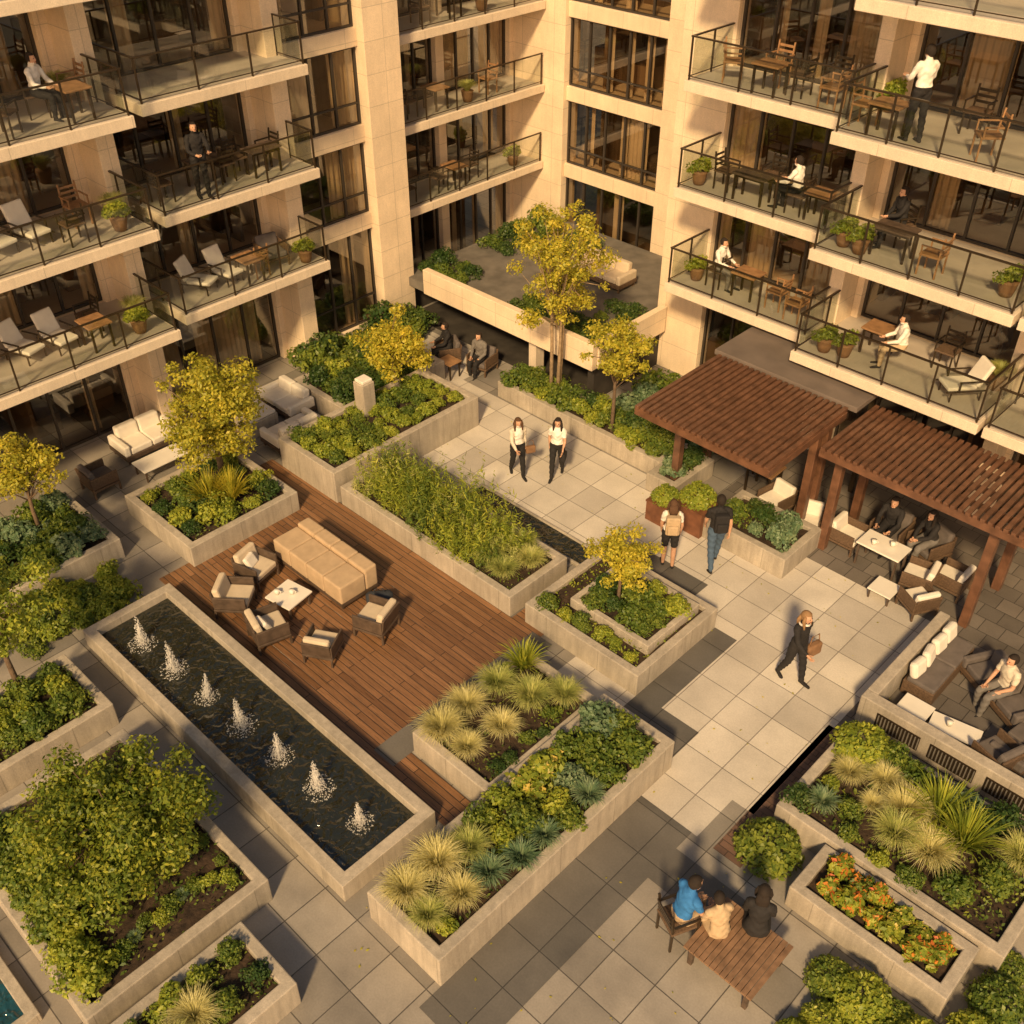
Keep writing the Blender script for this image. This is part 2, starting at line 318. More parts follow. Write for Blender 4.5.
def tuft_mesh(R,H,mat_,n=230,w=.012,droop=1.0,name='grass_tuft',tight=0):
    mb=MB()
    for k in range(n):
        a=random.uniform(0,2*math.pi);sp=random.uniform(.03,1)**(.6);L=random.uniform(.7,1.15);b0=.16*R*random.random() if tight else .03
        dx,dy=math.cos(a),math.sin(a);px,py=-dy*w,dx*w;bx,by=dx*b0,dy*b0;tw=random.uniform(-.4,.4)
        i=len(mb.v)
        for q,t in enumerate((0,.3,.6,.82,1)):
            r=R*sp*L*(t**1.15)
            z=H*L*(math.sin(min(t*(1.15+1.05*sp*droop),3.0))*(1-.42*sp*.6)+.0) if tight else H*L*(t*(1.25-.25*sp)-droop*.75*sp*t*t*t*.9)
            ww=(1,1,.8,.5,.05)[q];ox,oy=-dy*tw*r*t,dx*tw*r*t
            mb.v+=[(bx+dx*r+ox-px*ww,by+dy*r+oy-py*ww,max(z,0)),(bx+dx*r+ox+px*ww,by+dy*r+oy+py*ww,max(z,0))]
        for q in range(4): mb.f.append((i+2*q,i+2*q+1,i+2*q+3,i+2*q+2));mb.mi.append(0)
    return mb.mesh(name,[mat_])
def reed_mesh(R,H,mat_,stems=32):
    C=[];N=[]
    for k in range(stems):
        a=random.uniform(0,6.28);r=R*random.random()**.5;lx,ly=random.uniform(-.35,.35),random.uniform(-.35,.35);h=H*random.uniform(.4,1.2)
        for j in range(24):
            t=.12+.88*j/24;s=.08*(1-t*.6);C.append((r*math.cos(a)+lx*t*h+random.uniform(-s,s),r*math.sin(a)+ly*t*h+random.uniform(-s,s),h*t));N.append((0,0,.1))
    return leafmesh('reeds',C,.055,[mat_],np.array(N),.18,up=.1)
P_={}
P_['shrub_green']=[shrub_mesh(.36,'leaf_green') for _ in range(4)]
P_['shrub_dark']=[shrub_mesh(.38,'leaf_dark') for _ in range(2)]
P_['shrub_lime']=[shrub_mesh(.34,'leaf_lime') for _ in range(4)]
P_['shrub_blue']=[shrub_mesh(.34,'leaf_bluegreen',size=.038) for _ in range(2)]
P_['ball']=[round_mesh(.36,'leaf_green'),round_mesh(.36,'leaf_lime')]
P_['flower']=[shrub_mesh(.25,'leaf_lime',620,.055,.8,'petal_orange'),shrub_mesh(.25,'leaf_green',620,.055,.8,'petal_orange')]
P_['flower_y']=[shrub_mesh(.27,'leaf_lime',700,.048,.8,'petal_yellow')]
P_['tuft']=[tuft_mesh(.42,.36,'leaf_straw',900,.0052,1.0,tight=1) for _ in range(3)]
P_['tuft_lime']=[tuft_mesh(.42,.40,'leaf_strawgreen',850,.0055,1.0,tight=1) for _ in range(3)]
P_['tuft_blue']=[tuft_mesh(.25,.25,'leaf_bluegreen',420,.007,1,tight=1)]
P_['spiky']=[tuft_mesh(.55,.75,'leaf_gold',190,.012,.6)]
P_['spiky_green']=[tuft_mesh(.55,.70,'leaf_lime',190,.012,.7)]
P_['reed']=[reed_mesh(.36,.86,'leaf_lime'),reed_mesh(.36,.80,'leaf_green'),reed_mesh(.34,.8,'leaf_lime'),reed_mesh(.36,.8,'leaf_strawgreen')]
KN={'shrub_green':('shrub','leafy mid-green shrub in a planter bed'),'shrub_dark':('shrub','dense dark green shrub in a bed'),'shrub_lime':('shrub','bright lime green leafy shrub in a bed'),
'shrub_blue':('shrub','blue-green leafy shrub in a planter bed'),'ball':('clipped_shrub','rounded clipped green shrub in a bed'),'flower':('flowering_plant','low green plant with orange flowers in planter'),
'flower_y':('flowering_plant','low plant with pale yellow flowers in planter'),'tuft':('grass_tuft','straw-coloured ornamental grass mound in a planter'),'tuft_lime':('grass_tuft','yellow-green fountain grass tuft in a planter'),
'tuft_blue':('grass_tuft','small blue-green grass tuft in a planter'),'spiky':('spiky_plant','golden spiky long-leaved plant in a planter'),'spiky_green':('spiky_plant','green spiky long-leaved plant in a planter'),'reed':('tall_grass','tall feathery green grass clump in a planter')}
def plant(kind,x,y,z,s=1):
    nm,lb=KN[kind];o=obj(nm,random.choice(P_[kind]),(x,y,z));o.rotation_euler[2]=random.uniform(0,6.28);s*=random.uniform(.88,1.12);o.scale=(s,s,s*random.uniform(.85,1.12))
    return tag(o,lb,'plant',nm.replace('_',' ')+'s in the planter beds')
def fill(x0,y0,x1,y1,z,kinds,sp=.5,s=1):
    nx=max(1,round((x1-x0)/sp));ny=max(1,round((y1-y0)/sp))
    for a in range(nx):
        for b in range(ny):
            plant(random.choice(kinds),x0+(x1-x0)*(a+.5)/nx+random.uniform(-.09,.09),y0+(y1-y0)*(b+.5)/ny+random.uniform(-.09,.09),z,s*random.uniform(.72,1.2))
def cover(x0,y0,x1,y1,z,m,dens=240,h=.12,size=.033,th=-.35,nm='ground_cover'):
    n=int((x1-x0)*(y1-y0)*dens);C=np.stack([rng.uniform(x0,x1,n),rng.uniform(y0,y1,n),rng.uniform(0,h,n)],1)
    k=np.sin(C[:,0]*5.3+1)*np.cos(C[:,1]*4.7)+rng.normal(size=n)*.35;C=C[k>th];C[:,2]+=z
    obj(nm,leafmesh(nm,C,size,[m],up=1.2 if h>.02 else 6),kind='stuff')
def tree(x,y,z,H,R,lm,label,trunkr=.06,bark='bark',n=5200,cz=None,clumps=26,squash=.8,leaf=.040,multi=1,cmin=.13,cmax=.34,zmin=None):
    r=root('tree',(x,y,z),label,'tree');tb=MB();cz=cz or H-R*squash*.95
    cs=[]
    for k in range(clumps):
        u=rng.normal(size=3);u/=np.linalg.norm(u);q=u*R*rng.uniform(.25,1.0);q[2]*=squash
        q=q+np.array([0,0,cz])
        if zmin is not None: q[2]=max(q[2],zmin)
        cs.append(q)
    for m_ in range(multi):
        ox=random.uniform(-.12,.12)*(multi>1);oy=random.uniform(-.12,.12)*(multi>1)
        top=Vector((ox*2+random.uniform(-.08,.08),oy*2+random.uniform(-.08,.08),cz))
        tb.tube([(ox,oy,-.05),(ox*1.2+.03,oy*1.2-.02,cz*.4),(ox*1.5-.02,oy*1.5+.03,cz*.7),top],[trunkr*1.25,trunkr*.9,trunkr*.75,trunkr*.4],8)
    for q in cs:
        b=Vector((0,0,random.uniform(cz*.5,cz*.9)));q=Vector(q);mid=(b+q)/2+Vector((random.uniform(-.04,.04),random.uniform(-.04,.04),.08*R))
        tb.tube([b,mid,q],[trunkr*.4,trunkr*.25,trunkr*.1],5)
    obj('trunk',tb.mesh('trunk',[bark],True),parent=r)
    cs=np.array(cs);cr=R*rng.uniform(cmin,cmax,clumps);pr=cr**2;pr/=pr.sum();k=rng.choice(clumps,n,p=pr);u=rng.normal(size=(n,3));u/=np.linalg.norm(u,axis=1)[:,None]
    P=cs[k]+u*(cr[k]*rng.uniform(.1,1.25,n)**.65)[:,None]*np.array([1,1,.7]);
    obj('crown',leafmesh('crown',P,leaf,[lm],u,.55),parent=r)
    return r
# ------------------------------------------------------------------ planters + planting
planter(-15.3,10.5,-10.2,12.15,.5,label='long beige concrete planter with tall feathery grasses')
fill(-15.1,10.7,-10.9,11.9,.42,['reed'],.40,1.0);cover(-15.1,10.7,-10.4,12,.42,'leaf_green')
for q in ((-10.8,10.95),(-10.6,11.5),(-11.1,11.8),(-11.3,11.1)): plant('tuft_lime',*q,.42,.95)
planter(-9.9,10.6,-7.2,13.0,.5,label='square beige concrete planter with a small tree')
planter(-9.3,11.2,-7.45,12.75,.62,.12,'smaller raised concrete bed inside a square planter')
tree(-8.6,11.75,.55,1.75,.8,'leaf_gold','small golden-green tree in a square concrete planter',.035,n=5000,clumps=34,leaf=.034,squash=.72,cmax=.28)
fill(-9.1,11.35,-7.6,12.6,.53,['shrub_green','shrub_lime','shrub_dark'],.42,.8);cover(-9.7,10.8,-7.4,12.8,.42,'leaf_lime',300)
fill(-9.7,10.78,-7.5,11.12,.4,['shrub_green','shrub_lime'],.33,.62)
planter(-9.1,7.05,-7.3,9.75,.5,label='beige concrete planter with mounded ornamental grasses')
for x,y,s,k in ((-8.75,7.4,1.05,'tuft'),(-8.85,8.05,1.1,'tuft'),(-8.8,8.75,1.1,'tuft_lime'),(-8.2,7.45,.8,'tuft'),(-8.1,8.15,.9,'tuft'),(-8.15,8.9,1.1,'tuft_lime'),(-7.8,9.35,1.0,'tuft_lime'),(-8.8,9.4,.9,'spiky_green')): plant(k,x,y,.42,s)
fill(-7.75,7.3,-7.5,9.5,.42,['shrub_green','shrub_dark'],.4,.45);cover(-8.9,7.2,-7.5,9.6,.42,'leaf_green',150)
planter(-7.3,4.6,-5.8,9.8,.65,label='long raised concrete planter with shrubs and grasses')
for x,y,k,s in ((-6.9,5.0,'tuft',1.0),(-6.4,4.95,'tuft_lime',.8),(-6.9,5.6,'tuft',1.0),(-6.3,5.5,'tuft',.85),(-6.75,6.1,'tuft_lime',.9),(-6.25,6.0,'tuft_blue',1.3),(-6.1,5.05,'shrub_lime',.6),
  (-7.0,6.5,'shrub_green',.9),(-6.5,6.5,'shrub_lime',.9),(-6.1,6.5,'tuft_blue',1.4),(-6.95,6.95,'shrub_lime',1),(-6.45,7.0,'shrub_green',1),(-6.1,7.0,'tuft_blue',1.4),(-6.9,7.5,'flower_y',1.2),(-6.4,7.55,'shrub_lime',.95),(-6.05,7.5,'shrub_green',.8),
  (-6.95,8.0,'flower_y',1.2),(-6.5,8.1,'shrub_blue',.9),(-6.1,8.0,'tuft_blue',1.3),(-6.1,8.5,'shrub_green',.9),(-6.9,8.6,'shrub_green',1.1),(-6.5,8.7,'shrub_green',1.1),(-6.9,9.2,'shrub_blue',1.2),(-6.2,9.1,'shrub_green',1.1),(-6.6,9.45,'shrub_green',.95)): plant(k,x,y,.56,s)
cover(-7.1,4.8,-6,9.6,.56,'leaf_green')
planter(-12.6,.95,-8.55,3.8,.5,label='large concrete planter holding a big leafy bush')
tree(-10.4,2.6,.42,1.9,1.4,'leaf_bush','big spreading yellow-green bush with short trunks',.05,n=40000,cz=.92,clumps=150,squash=.66,leaf=.037,multi=4,cmin=.1,cmax=.25,zmin=.38)
cover(-12.4,1.1,-8.75,3.6,.42,'leaf_green',220)
for k in range(12): plant(random.choice(['shrub_green','shrub_green','shrub_lime']),-12.2+k*.29,1.3+random.uniform(-.05,.05),.42,1.0)
for k in range(6): plant('shrub_green',-11.6+k*.45,3.5,.42,.35)
for k in range(9): plant(random.choice(['shrub_green','tuft_blue','shrub_lime']),random.uniform(-9.3,-8.9),1.8+k*.2,.42,.45)
planter(-8.3,.2,-7.0,3.15,.5,label='small concrete planter with grass tufts and shrubs')
for x,y,k,s in ((-8.0,2.8,'shrub_green',.7),(-7.5,2.85,'shrub_dark',.7),(-7.9,2.3,'shrub_lime',.7),(-7.4,2.35,'shrub_green',.7),(-7.6,1.95,'tuft',1.0),(-8.0,1.8,'shrub_lime',.8),(-7.4,1.5,'tuft_lime',1),(-7.9,1.2,'shrub_green',.9)): plant(k,x,y,.42,s)
cover(-8.1,.4,-7.2,3,.42,'leaf_green')
planter(-14.9,-1,-13.2,3.95,.5);fill(-14.7,1,-13.4,3.7,.42,['shrub_lime','shrub_green'],.5,.9);cover(-14.7,.6,-13.4,3.8,.42,'leaf_lime')
tree(-14.6,3.0,.42,3.2,.95,'leaf_lime','golden-leaved young tree in a concrete planter',.05,n=6000,clumps=34,squash=1.1)
tree(-15.8,2.7,.0,4.4,.8,'leaf_gold','lime green young tree beside a planter',.05,n=4600,clumps=28,squash=1.0)
fill(-17.0,3.5,-15.7,5.9,.0,['shrub_lime','shrub_green'],.48,1.0)
planter(-19.4,3.0,-17.1,6.3,.5,label='concrete planter with shrubs near building');fill(-19.2,3.6,-17.3,6.1,.42,['shrub_dark','shrub_blue','shrub_green'],.52,1.0)
tree(-18.5,5.3,.42,2.3,.9,'leaf_gold','small golden-green tree near the building windows',.045,n=5200,clumps=34)
planter(-18.35,7.1,-15.8,9.75,.5,label='square concrete planter with tree and spiky grass')
tree(-17.5,9.0,.42,2.8,1.3,'leaf_gold','broad golden-green tree in a square planter',.07,n=16000,clumps=80,squash=.8,cmin=.11,cmax=.29)
plant('spiky',-16.9,8.3,.42,1.3);plant('spiky',-16.6,8.65,.42,.9)
fill(-18.15,7.3,-16.0,9.55,.42,['shrub_green','shrub_lime','shrub_dark'],.48,.8);cover(-18.2,7.3,-16,9.6,.42,'leaf_green')
planter(-17.4,10.45,-15.4,14.8,.8,label='tall beige concrete planter with lime green hedging')
fill(-16.4,10.7,-15.6,14.6,.7,['shrub_lime','shrub_lime','shrub_green'],.4,.8);fill(-17.2,10.7,-16.5,14.6,.7,['shrub_green','shrub_lime'],.45,.8)
planter(-19.6,12.45,-17.55,15.7,.55,label='pale walled planter packed with dark green hedge')
fill(-19.4,12.7,-17.7,15.6,.4,['shrub_green','shrub_dark','shrub_lime'],.52,1.2)
fill(-20.8,13.2,-19.6,17.2,.1,['shrub_dark','shrub_green'],.6,1.5)
tree(-17.5,14.0,.3,2.25,.95,'leaf_gold','small golden tree rising above a hedge',.06,n=6500,clumps=38,squash=.85)
planter(-16.0,16.05,-10.9,17.1,.45,label='long low planter with mixed shrubs beside path')
fill(-15.8,16.2,-11.1,17.0,.37,['shrub_dark','shrub_green','shrub_lime','shrub_green'],.47,1.05)
fill(-13.2,17.3,-10.4,19.0,.1,['shrub_dark','shrub_blue','shrub_green'],.6,1.5)
planter(-10.9,15.55,-10.1,17.0,.45);fill(-10.7,15.7,-10.3,16.9,.37,['shrub_dark','shrub_blue'],.45,1.1)
planter(-9.0,15.05,-7.05,16.45,.5,label='beige concrete planter at foot of pergola');fill(-8.8,15.2,-7.25,16.3,.42,['shrub_dark','shrub_green','shrub_blue'],.45,.85)
tree(-14.7,16.75,.37,5.1,1.2,'leaf_gold','tall slender golden tree with several thin trunks',.045,'bark_pale',n=11500,cz=3.4,clumps=95,squash=1.4,multi=3,cmin=.1,cmax=.25)
tree(-12.6,16.4,.37,2.85,.85,'leaf_gold','small golden tree in a low planter',.045,n=5600,clumps=38)
planter(-4.0,10.0,-.4,12.3,.5,label='wide concrete planter with grasses and shrubs')
for x,y,k,s in ((-3.6,11.9,'ball',1.3),(-3.5,11.3,'tuft',.85),(-3.0,11.5,'tuft',.9),(-3.5,10.5,'tuft_blue',1.2),(-3.1,10.7,'shrub_green',.7),(-2.9,11.0,'tuft',.7),(-2.5,11.2,'tuft',1),(-2.1,11.5,'spiky_green',1.3),(-2.4,10.7,'tuft_lime',1),(-1.9,10.8,'tuft',1.1),(-1.6,11.3,'spiky_green',1.1),(-1.9,11.9,'shrub_blue',1.1),(-1.4,10.5,'shrub_green',1),(-3.8,10.3,'shrub_dark',.7),(-1.3,12.0,'shrub_dark',1),(-2.6,11.9,'shrub_green',1),(-3.1,12.0,'shrub_green',.9),(-2.9,10.3,'shrub_green',.6),(-2.4,10.25,'shrub_lime',.5),(-1.9,10.25,'shrub_green',.6),(-1.0,11.0,'shrub_green',1.1),(-.9,11.6,'tuft_lime',1),(-3.6,10.9,'shrub_lime',.6)): plant(k,x,y,.42,s)
cover(-3.8,10.2,-.6,12.1,.42,'leaf_green',330)
planter(-3.1,8.95,-.7,9.95,.45,label='low concrete planter of orange flowering plants')
fill(-2.9,9.15,-.9,9.8,.37,['flower','flower','flower_y'],.34,.95)
for x,y,s in ((-3.75,9.5,1.3),(-2.0,8.35,.95),(-1.55,8.35,1.15),(-1.75,7.75,.9),(-1.1,8.5,.8),(-.7,8.3,1.1),(-1.3,7.7,.8),(-1.05,8.1,.9),(-1.9,7.3,.8),(-1.5,7.2,.7),(-.2,8.9,1.1),(-.2,9.6,1.0),(-.3,10.2,.9)): plant('ball',x,y,.0,s)
cover(-8,4,-3,16,.014,'leaf_gold',5,.003,.022,.2,'fallen_leaves');cover(-16,13.2,-8,16,.014,'leaf_gold',5,.003,.022,.1,'fallen_leaves')
# ------------------------------------------------------------------ pool
def basin(x0,y0,x1,y1,t,h,wz,label,nm='fountain_basin',cat='fountain',wm='water'):
    r=root(nm,(x0,y0,0),label,cat)
    mb=MB();X,Y=x1-x0,y1-y0
    o=[(0,0),(X,0),(X,Y),(0,Y)];i=[(t,t),(X-t,t),(X-t,Y-t),(t,Y-t)]
    mb.v=[(a,b,0) for a,b in o]+[(a,b,h) for a,b in o]+[(a,b,h) for a,b in i]+[(a,b,.012) for a,b in i]
    for k in range(4):
        j=(k+1)%4;mb.f+=[(k,j,4+j,4+k),(4+k,4+j,8+j,8+k),(8+k,8+j,12+j,12+k)];mb.mi+=[0]*3
    obj('rim',mb.mesh('rim',['concrete']),parent=r,bevel=.012)
    sheet('water',x0+t*.7,y0+t*.7,x1-t*.7,y1-t*.7,wz,wm)
basin(-15.35,4.5,-7.75,6.32,.19,.38,.22,'long rectangular stone-rimmed pool with dark water')
basin(-13.6,12.5,-9.95,13.12,.06,.07,.04,'narrow dark water channel with stone kerb','water_channel','water channel')
basin(-14,-4,-9.3,.6,.15,.16,.1,'blue-green swimming pool edge with stone rim','swimming_pool','pool','pool_water')
def jet_mesh(seed):
    mb=MB();lx,ly=random.uniform(-.05,.05),random.uniform(-.05,.05)
    for q in range(3):
        ax,ay=random.uniform(-.02,.02),random.uniform(-.02,.02);hh=random.uniform(.3,.5)
        mb.tube([(ax,ay,0),(ax+lx*.4,ay+ly*.4,hh*.5),(ax+lx,ay+ly,hh)],[.018,.028,.008],6)
    for k in range(760):
        t=random.random()**.75;a=random.uniform(0,6.28);h=.58*(1-t**1.5)*random.uniform(.35,1.18);r=.008+.14*t*random.random()**.7;s=random.uniform(.003,.010)
        mb.ell((r*math.cos(a)+lx*h*1.6,r*math.sin(a)+ly*h*1.6,h),(s,s,s*random.uniform(1,2.6)),4,3)
    for k in range(260):
        a=random.uniform(0,6.28);r=.28*random.random()**.7;s=random.uniform(.004,.016);mb.ell((r*math.cos(a),r*math.sin(a),.003),(s,s*random.uniform(.6,1.4),.006),5,2)
    return mb.mesh('water_jet',['foam'],True)
jm=[jet_mesh(k) for k in range(5)]
for k in range(7):
    o=obj('water_jet',jm[k%5],(-14.4+k*.98,5.15+.05*k,.22));o.rotation_euler[2]=k*1.7;s=random.uniform(.8,1.1);o.scale=(s,s,s);tag(o,'white splashing water jet rising from the pool','water jet','row of fountain jets')
# ------------------------------------------------------------------ buildings
LV=[3.0,5.25,7.5,9.75];ST=.22
LVB=[2.62,4.85,7.08,9.3]   # slightly lower storeys of the rear wings
class Fac:
    def __init__(s,ax,p): s.ax=ax;s.p=p
    def box(s,mb,u0,u1,z0,z1,d0,d1):
        if s.ax=='L': mb.box(s.p+d0,u0,z0,s.p+d1,u1,z1)
        else: mb.box(u0,s.p-d0,z0,u1,s.p-d1,z1)
    def quad(s,mb,u0,u1,z0,z1,d):
        i=len(mb.v)
        for u,z in ((u0,z0),(u1,z0),(u1,z1),(u0,z1)): mb.v.append((s.p+d,u,z) if s.ax=='L' else (u,s.p-d,z))
        mb.f.append((i,i+1,i+2,i+3));mb.mi.append(0)
    def side(s,mb,u,z0,z1,d0,d1):
        i=len(mb.v)
        for d,z in ((d0,z0),(d1,z0),(d1,z1),(d0,z1)): mb.v.append((s.p+d,u,z) if s.ax=='L' else (u,s.p-d,z))
        mb.f.append((i,i+1,i+2,i+3));mb.mi.append(0)
def child(rt,name,me,par=None,bevel=0):
    o=obj(name,me,bevel=bevel)
    if par is None: o.parent=rt;o.location=(-rt.location.x,-rt.location.y,-rt.location.z)
    else: o.parent=par
    return o
def window(rt,F,u0,u1,z0,z1,n,cur=.5,mid=None,dd=-.12):
    mb=MB();fw=.05
    F.box(mb,u0,u1,z0,z0+fw,dd-.04,dd+.04);F.box(mb,u0,u1,z1-fw,z1,dd-.04,dd+.04)
    for k in range(n+1):
        c=u0+(u1-u0)*k/n;c=min(max(c,u0+fw/2),u1-fw/2);F.box(mb,c-fw/2,c+fw/2,z0+fw,z1-fw,dd-.043,dd+.043)
    if mid: 
        zz=z0+(z1-z0)*mid;F.box(mb,u0+fw,u1-fw,zz-.02,zz+.02,dd-.036,dd+.036)
    fr=child(rt,'window',mb.mesh('window',['bronze_frame']))
    g=MB();F.quad(g,u0+.02,u1-.02,z0+.02,z1-.02,dd);child(rt,'pane',g.mesh('pane',['window_glass']),fr)
    c=MB();segs=[]
    for k in range(n):
        if random.random()<cur:
            a=u0+(u1-u0)*k/n;b_=u0+(u1-u0)*(k+1)/n;f=random.choice((.2,.35,.5,1))
            if random.random()<.5: segs.append((a,a+(b_-a)*f))
            else: segs.append((b_-(b_-a)*f,b_))
    for a,b_ in segs:
        m_=max(6,int((b_-a)/.03));i=len(c.v)
        for q in range(m_+1):
            u=a+(b_-a)*q/m_;d=dd-.18+.035*math.sin(q*1.35+a*9)+.012*math.sin(q*3.1)
            for z in (z0+.03,z1-.03): c.v.append((F.p+d,u,z) if F.ax=='L' else (u,F.p-d,z))
        for q in range(m_): c.f.append((i+2*q,i+2*q+2,i+2*q+3,i+2*q+1));c.mi.append(0)
    if segs: child(rt,'curtain',c.mesh('curtain',['curtain'],True),fr)
def balcony(rt,F,u0,u1,z,dep,ends=(1,1)):
    mb=MB();F.box(mb,u0,u1,z,z+ST,.02,dep);s=child(rt,'balcony',mb.mesh('balcony',['slab_stone']),bevel=.012)
    t=MB();F.box(t,u0+.06,u1-.06,z+ST-.01,z+ST+.006,.03,dep-.06);child(rt,'floor_tile',t.mesh('floor_tile',['balcony_tile']),s)
    zr=z+ST;r=MB();H=.86;e=dep-.07
    F.box(r,u0+.04,u1-.04,zr+H-.03,zr+H,e-.022,e+.022);F.box(r,u0+.04,u1-.04,zr+.07,zr+.088,e-.010,e+.010)
    n=max(1,round((u1-u0)/1.15))
    for k in range(n+1):
        c=u0+.07+(u1-u0-.14)*k/n;F.box(r,c-.016,c+.016,zr-.02,zr+H-.031,e-.016,e+.016)
    for sgn,u in ((ends[0],u0+.07),(ends[1],u1-.07)):
        if sgn:
            F.box(r,u-.022,u+.022,zr+H-.028,zr+H+.002,.05,e-.025);F.box(r,u-.010,u+.010,zr+.07,zr+.088,.05,e-.025)
            F.box(r,u-.016,u+.016,zr-.02,zr+H-.031,e*.5-.016,e*.5+.016)
    child(rt,'railing',r.mesh('railing',['dark_metal']),s)
    g=MB();F.quad(g,u0+.12,u1-.12,zr+.1,zr+H-.04,e)
    for sgn,u in ((ends[0],u0+.07),(ends[1],u1-.07)):
        if sgn: F.side(g,u,zr+.1,zr+H-.04,.08,e-.08)
    child(rt,'glass_panel',g.mesh('glass_panel',['rail_glass']),s)
def levels(lv=None):
    lv=lv or LV
    return [(0.0,lv[0])]+[(lv[k]+ST,lv[k+1]) for k in range(3)]
def shell(F,mb,u0,u1,dep=3.2,top=11.5,lv=None):
    lv=lv or LV
    for z in lv: F.box(mb,u0,u1,z+.003,z+ST-.012,-dep,.012)
    F.box(mb,u0,u1,lv[3]+ST,top,-dep,0.012)
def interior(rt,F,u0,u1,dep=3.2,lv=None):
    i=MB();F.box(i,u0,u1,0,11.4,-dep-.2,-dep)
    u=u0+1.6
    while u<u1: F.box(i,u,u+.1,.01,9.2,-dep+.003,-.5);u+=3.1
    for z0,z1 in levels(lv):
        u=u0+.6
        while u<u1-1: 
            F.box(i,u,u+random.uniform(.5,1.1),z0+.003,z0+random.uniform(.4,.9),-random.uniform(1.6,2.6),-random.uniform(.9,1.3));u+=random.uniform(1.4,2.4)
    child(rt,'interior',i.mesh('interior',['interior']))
LB=root('apartment_building',(-21.5,8,0),'cream stone apartment block with glass-railed balconies','building','apartment blocks around the courtyard')
F=Fac('L',-21.5);mb=MB();shell(F,mb,-4,14.0)
piers=[(-4,-3.5),(1.0,1.5),(5.0,5.5),(9.1,9.85),(13.45,14.1)]
for a,b_ in piers: F.box(mb,a,b_,0,11.4,-.3,.10)
for a,b_ in ((9.35,9.75),(13.6,14.05)): F.box(mb,a,b_,0,11.35,.10,.95)
F2=Fac('L',-21.0);
for z in LV: F2.box(mb,14.1,16.5,z-.12,z+.30,-3,.02)
F2.box(mb,16.45,17.55,0,11.6,-1.4,.28);F2.box(mb,14.1,16.45,10.3,11.6,-3,.01);F2.box(mb,14.12,14.3,0,10.2,-.4,.05)
F2.box(mb,14.1,16.45,0,.25,-.4,.02)
child(LB,'wall',mb.mesh('wall',['cream_stone']),bevel=.012)
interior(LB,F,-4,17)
for z0,z1 in levels():
    for (a,b_),n in (((-3.5,1.0),4),((1.5,5.0),4),((5.5,9.1),4),((9.85,13.45),4)): window(LB,F,a,b_,z0,z1,n,.5)
for k,(z0,z1) in enumerate([(.25,2.88)]+[(LV[j]+.30,LV[j+1]-.12) for j in range(3)]): window(LB,F2,14.3,16.45,z0,z1,3,.7,.28)
for z in LV:
    balcony(LB,F,-4,1.2,z,2.4);balcony(LB,F,1.3,9.55,z,2.4);balcony(LB,F,9.95,13.95,z,1.95)
BW=root('apartment_building',(-22.5,20,0),'recessed cream wing with full-width railed balconies','building','apartment blocks around the courtyard')
F=Fac('L',-22.6);mb=MB();shell(F,mb,17.0,23.6,lv=LVB)
for a,b_ in ((17.0,17.7),(20.3,20.6),(23.2,23.45)): F.box(mb,a,b_,0,11.4,-.3,.1)
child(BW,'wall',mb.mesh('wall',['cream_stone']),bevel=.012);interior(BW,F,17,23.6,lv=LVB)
for z0,z1 in levels(LVB): window(BW,F,17.7,20.3,z0,z1,4,.5);window(BW,F,20.6,23.2,z0,z1,4,.5)
for z in LVB: balcony(BW,F,17.6,23.3,z,1.4,(0,0))
FW=root('apartment_building',(-17,23.5,0),'cream stone wing with large bronze-framed windows','building','apartment blocks around the courtyard')
F=Fac('R',23.5);mb=MB()
for z in LVB: F.box(mb,-21.2,-13,z-.12,z+.28,-3,.02)
F.box(mb,-21.2,-13,9.9,11.6,-3,.01)
for a,b_ in ((-23.2,-20.5),(-17.0,-13.9)): F.box(mb,a,b_,0,11.55,-.5,.16)
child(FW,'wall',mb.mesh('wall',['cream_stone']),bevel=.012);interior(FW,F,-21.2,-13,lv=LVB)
for (z0,z1) in [(0,2.5)]+[(LVB[j]+.28,LVB[j+1]-.12) for j in range(3)]:
    window(FW,F,-20.5,-17.0,z0,z1,5,.6,.25)
RB=root('apartment_building',(-7,20.2,0),'cream stone apartment block with deep railed balconies','building','apartment blocks around the courtyard')
F=Fac('R',20.2);mb=MB();shell(F,mb,-14.2,6)
for a,b_ in ((-14.25,-12.9),(-9.75,-8.95),(-5.5,-5.0),(-1.2,-.6),(3,3.5)): F.box(mb,a,b_,0,11.4,-.3,.1)
F.box(mb,-14.22,-13.92,0,11.38,-3.3,-.3)
for a,b_ in ((-9.4,-9.1),(-5.4,-5.1)): F.box(mb,a,b_,0,11.35,.1,.8)
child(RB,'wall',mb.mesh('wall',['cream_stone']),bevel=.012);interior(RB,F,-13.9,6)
for z0,z1 in levels():
    for (a,b_),n in (((-12.9,-9.75),4),((-8.95,-5.5),4),((-5.0,-1.2),4),((-.6,3),4)): window(RB,F,a,b_,z0,z1,n,.5)
for z in LV:
    balcony(RB,F,-13.05,-9.3,z,1.6);balcony(RB,F,-9.2,-5.15,z,2.35);balcony(RB,F,-5.05,1,z,2.35)
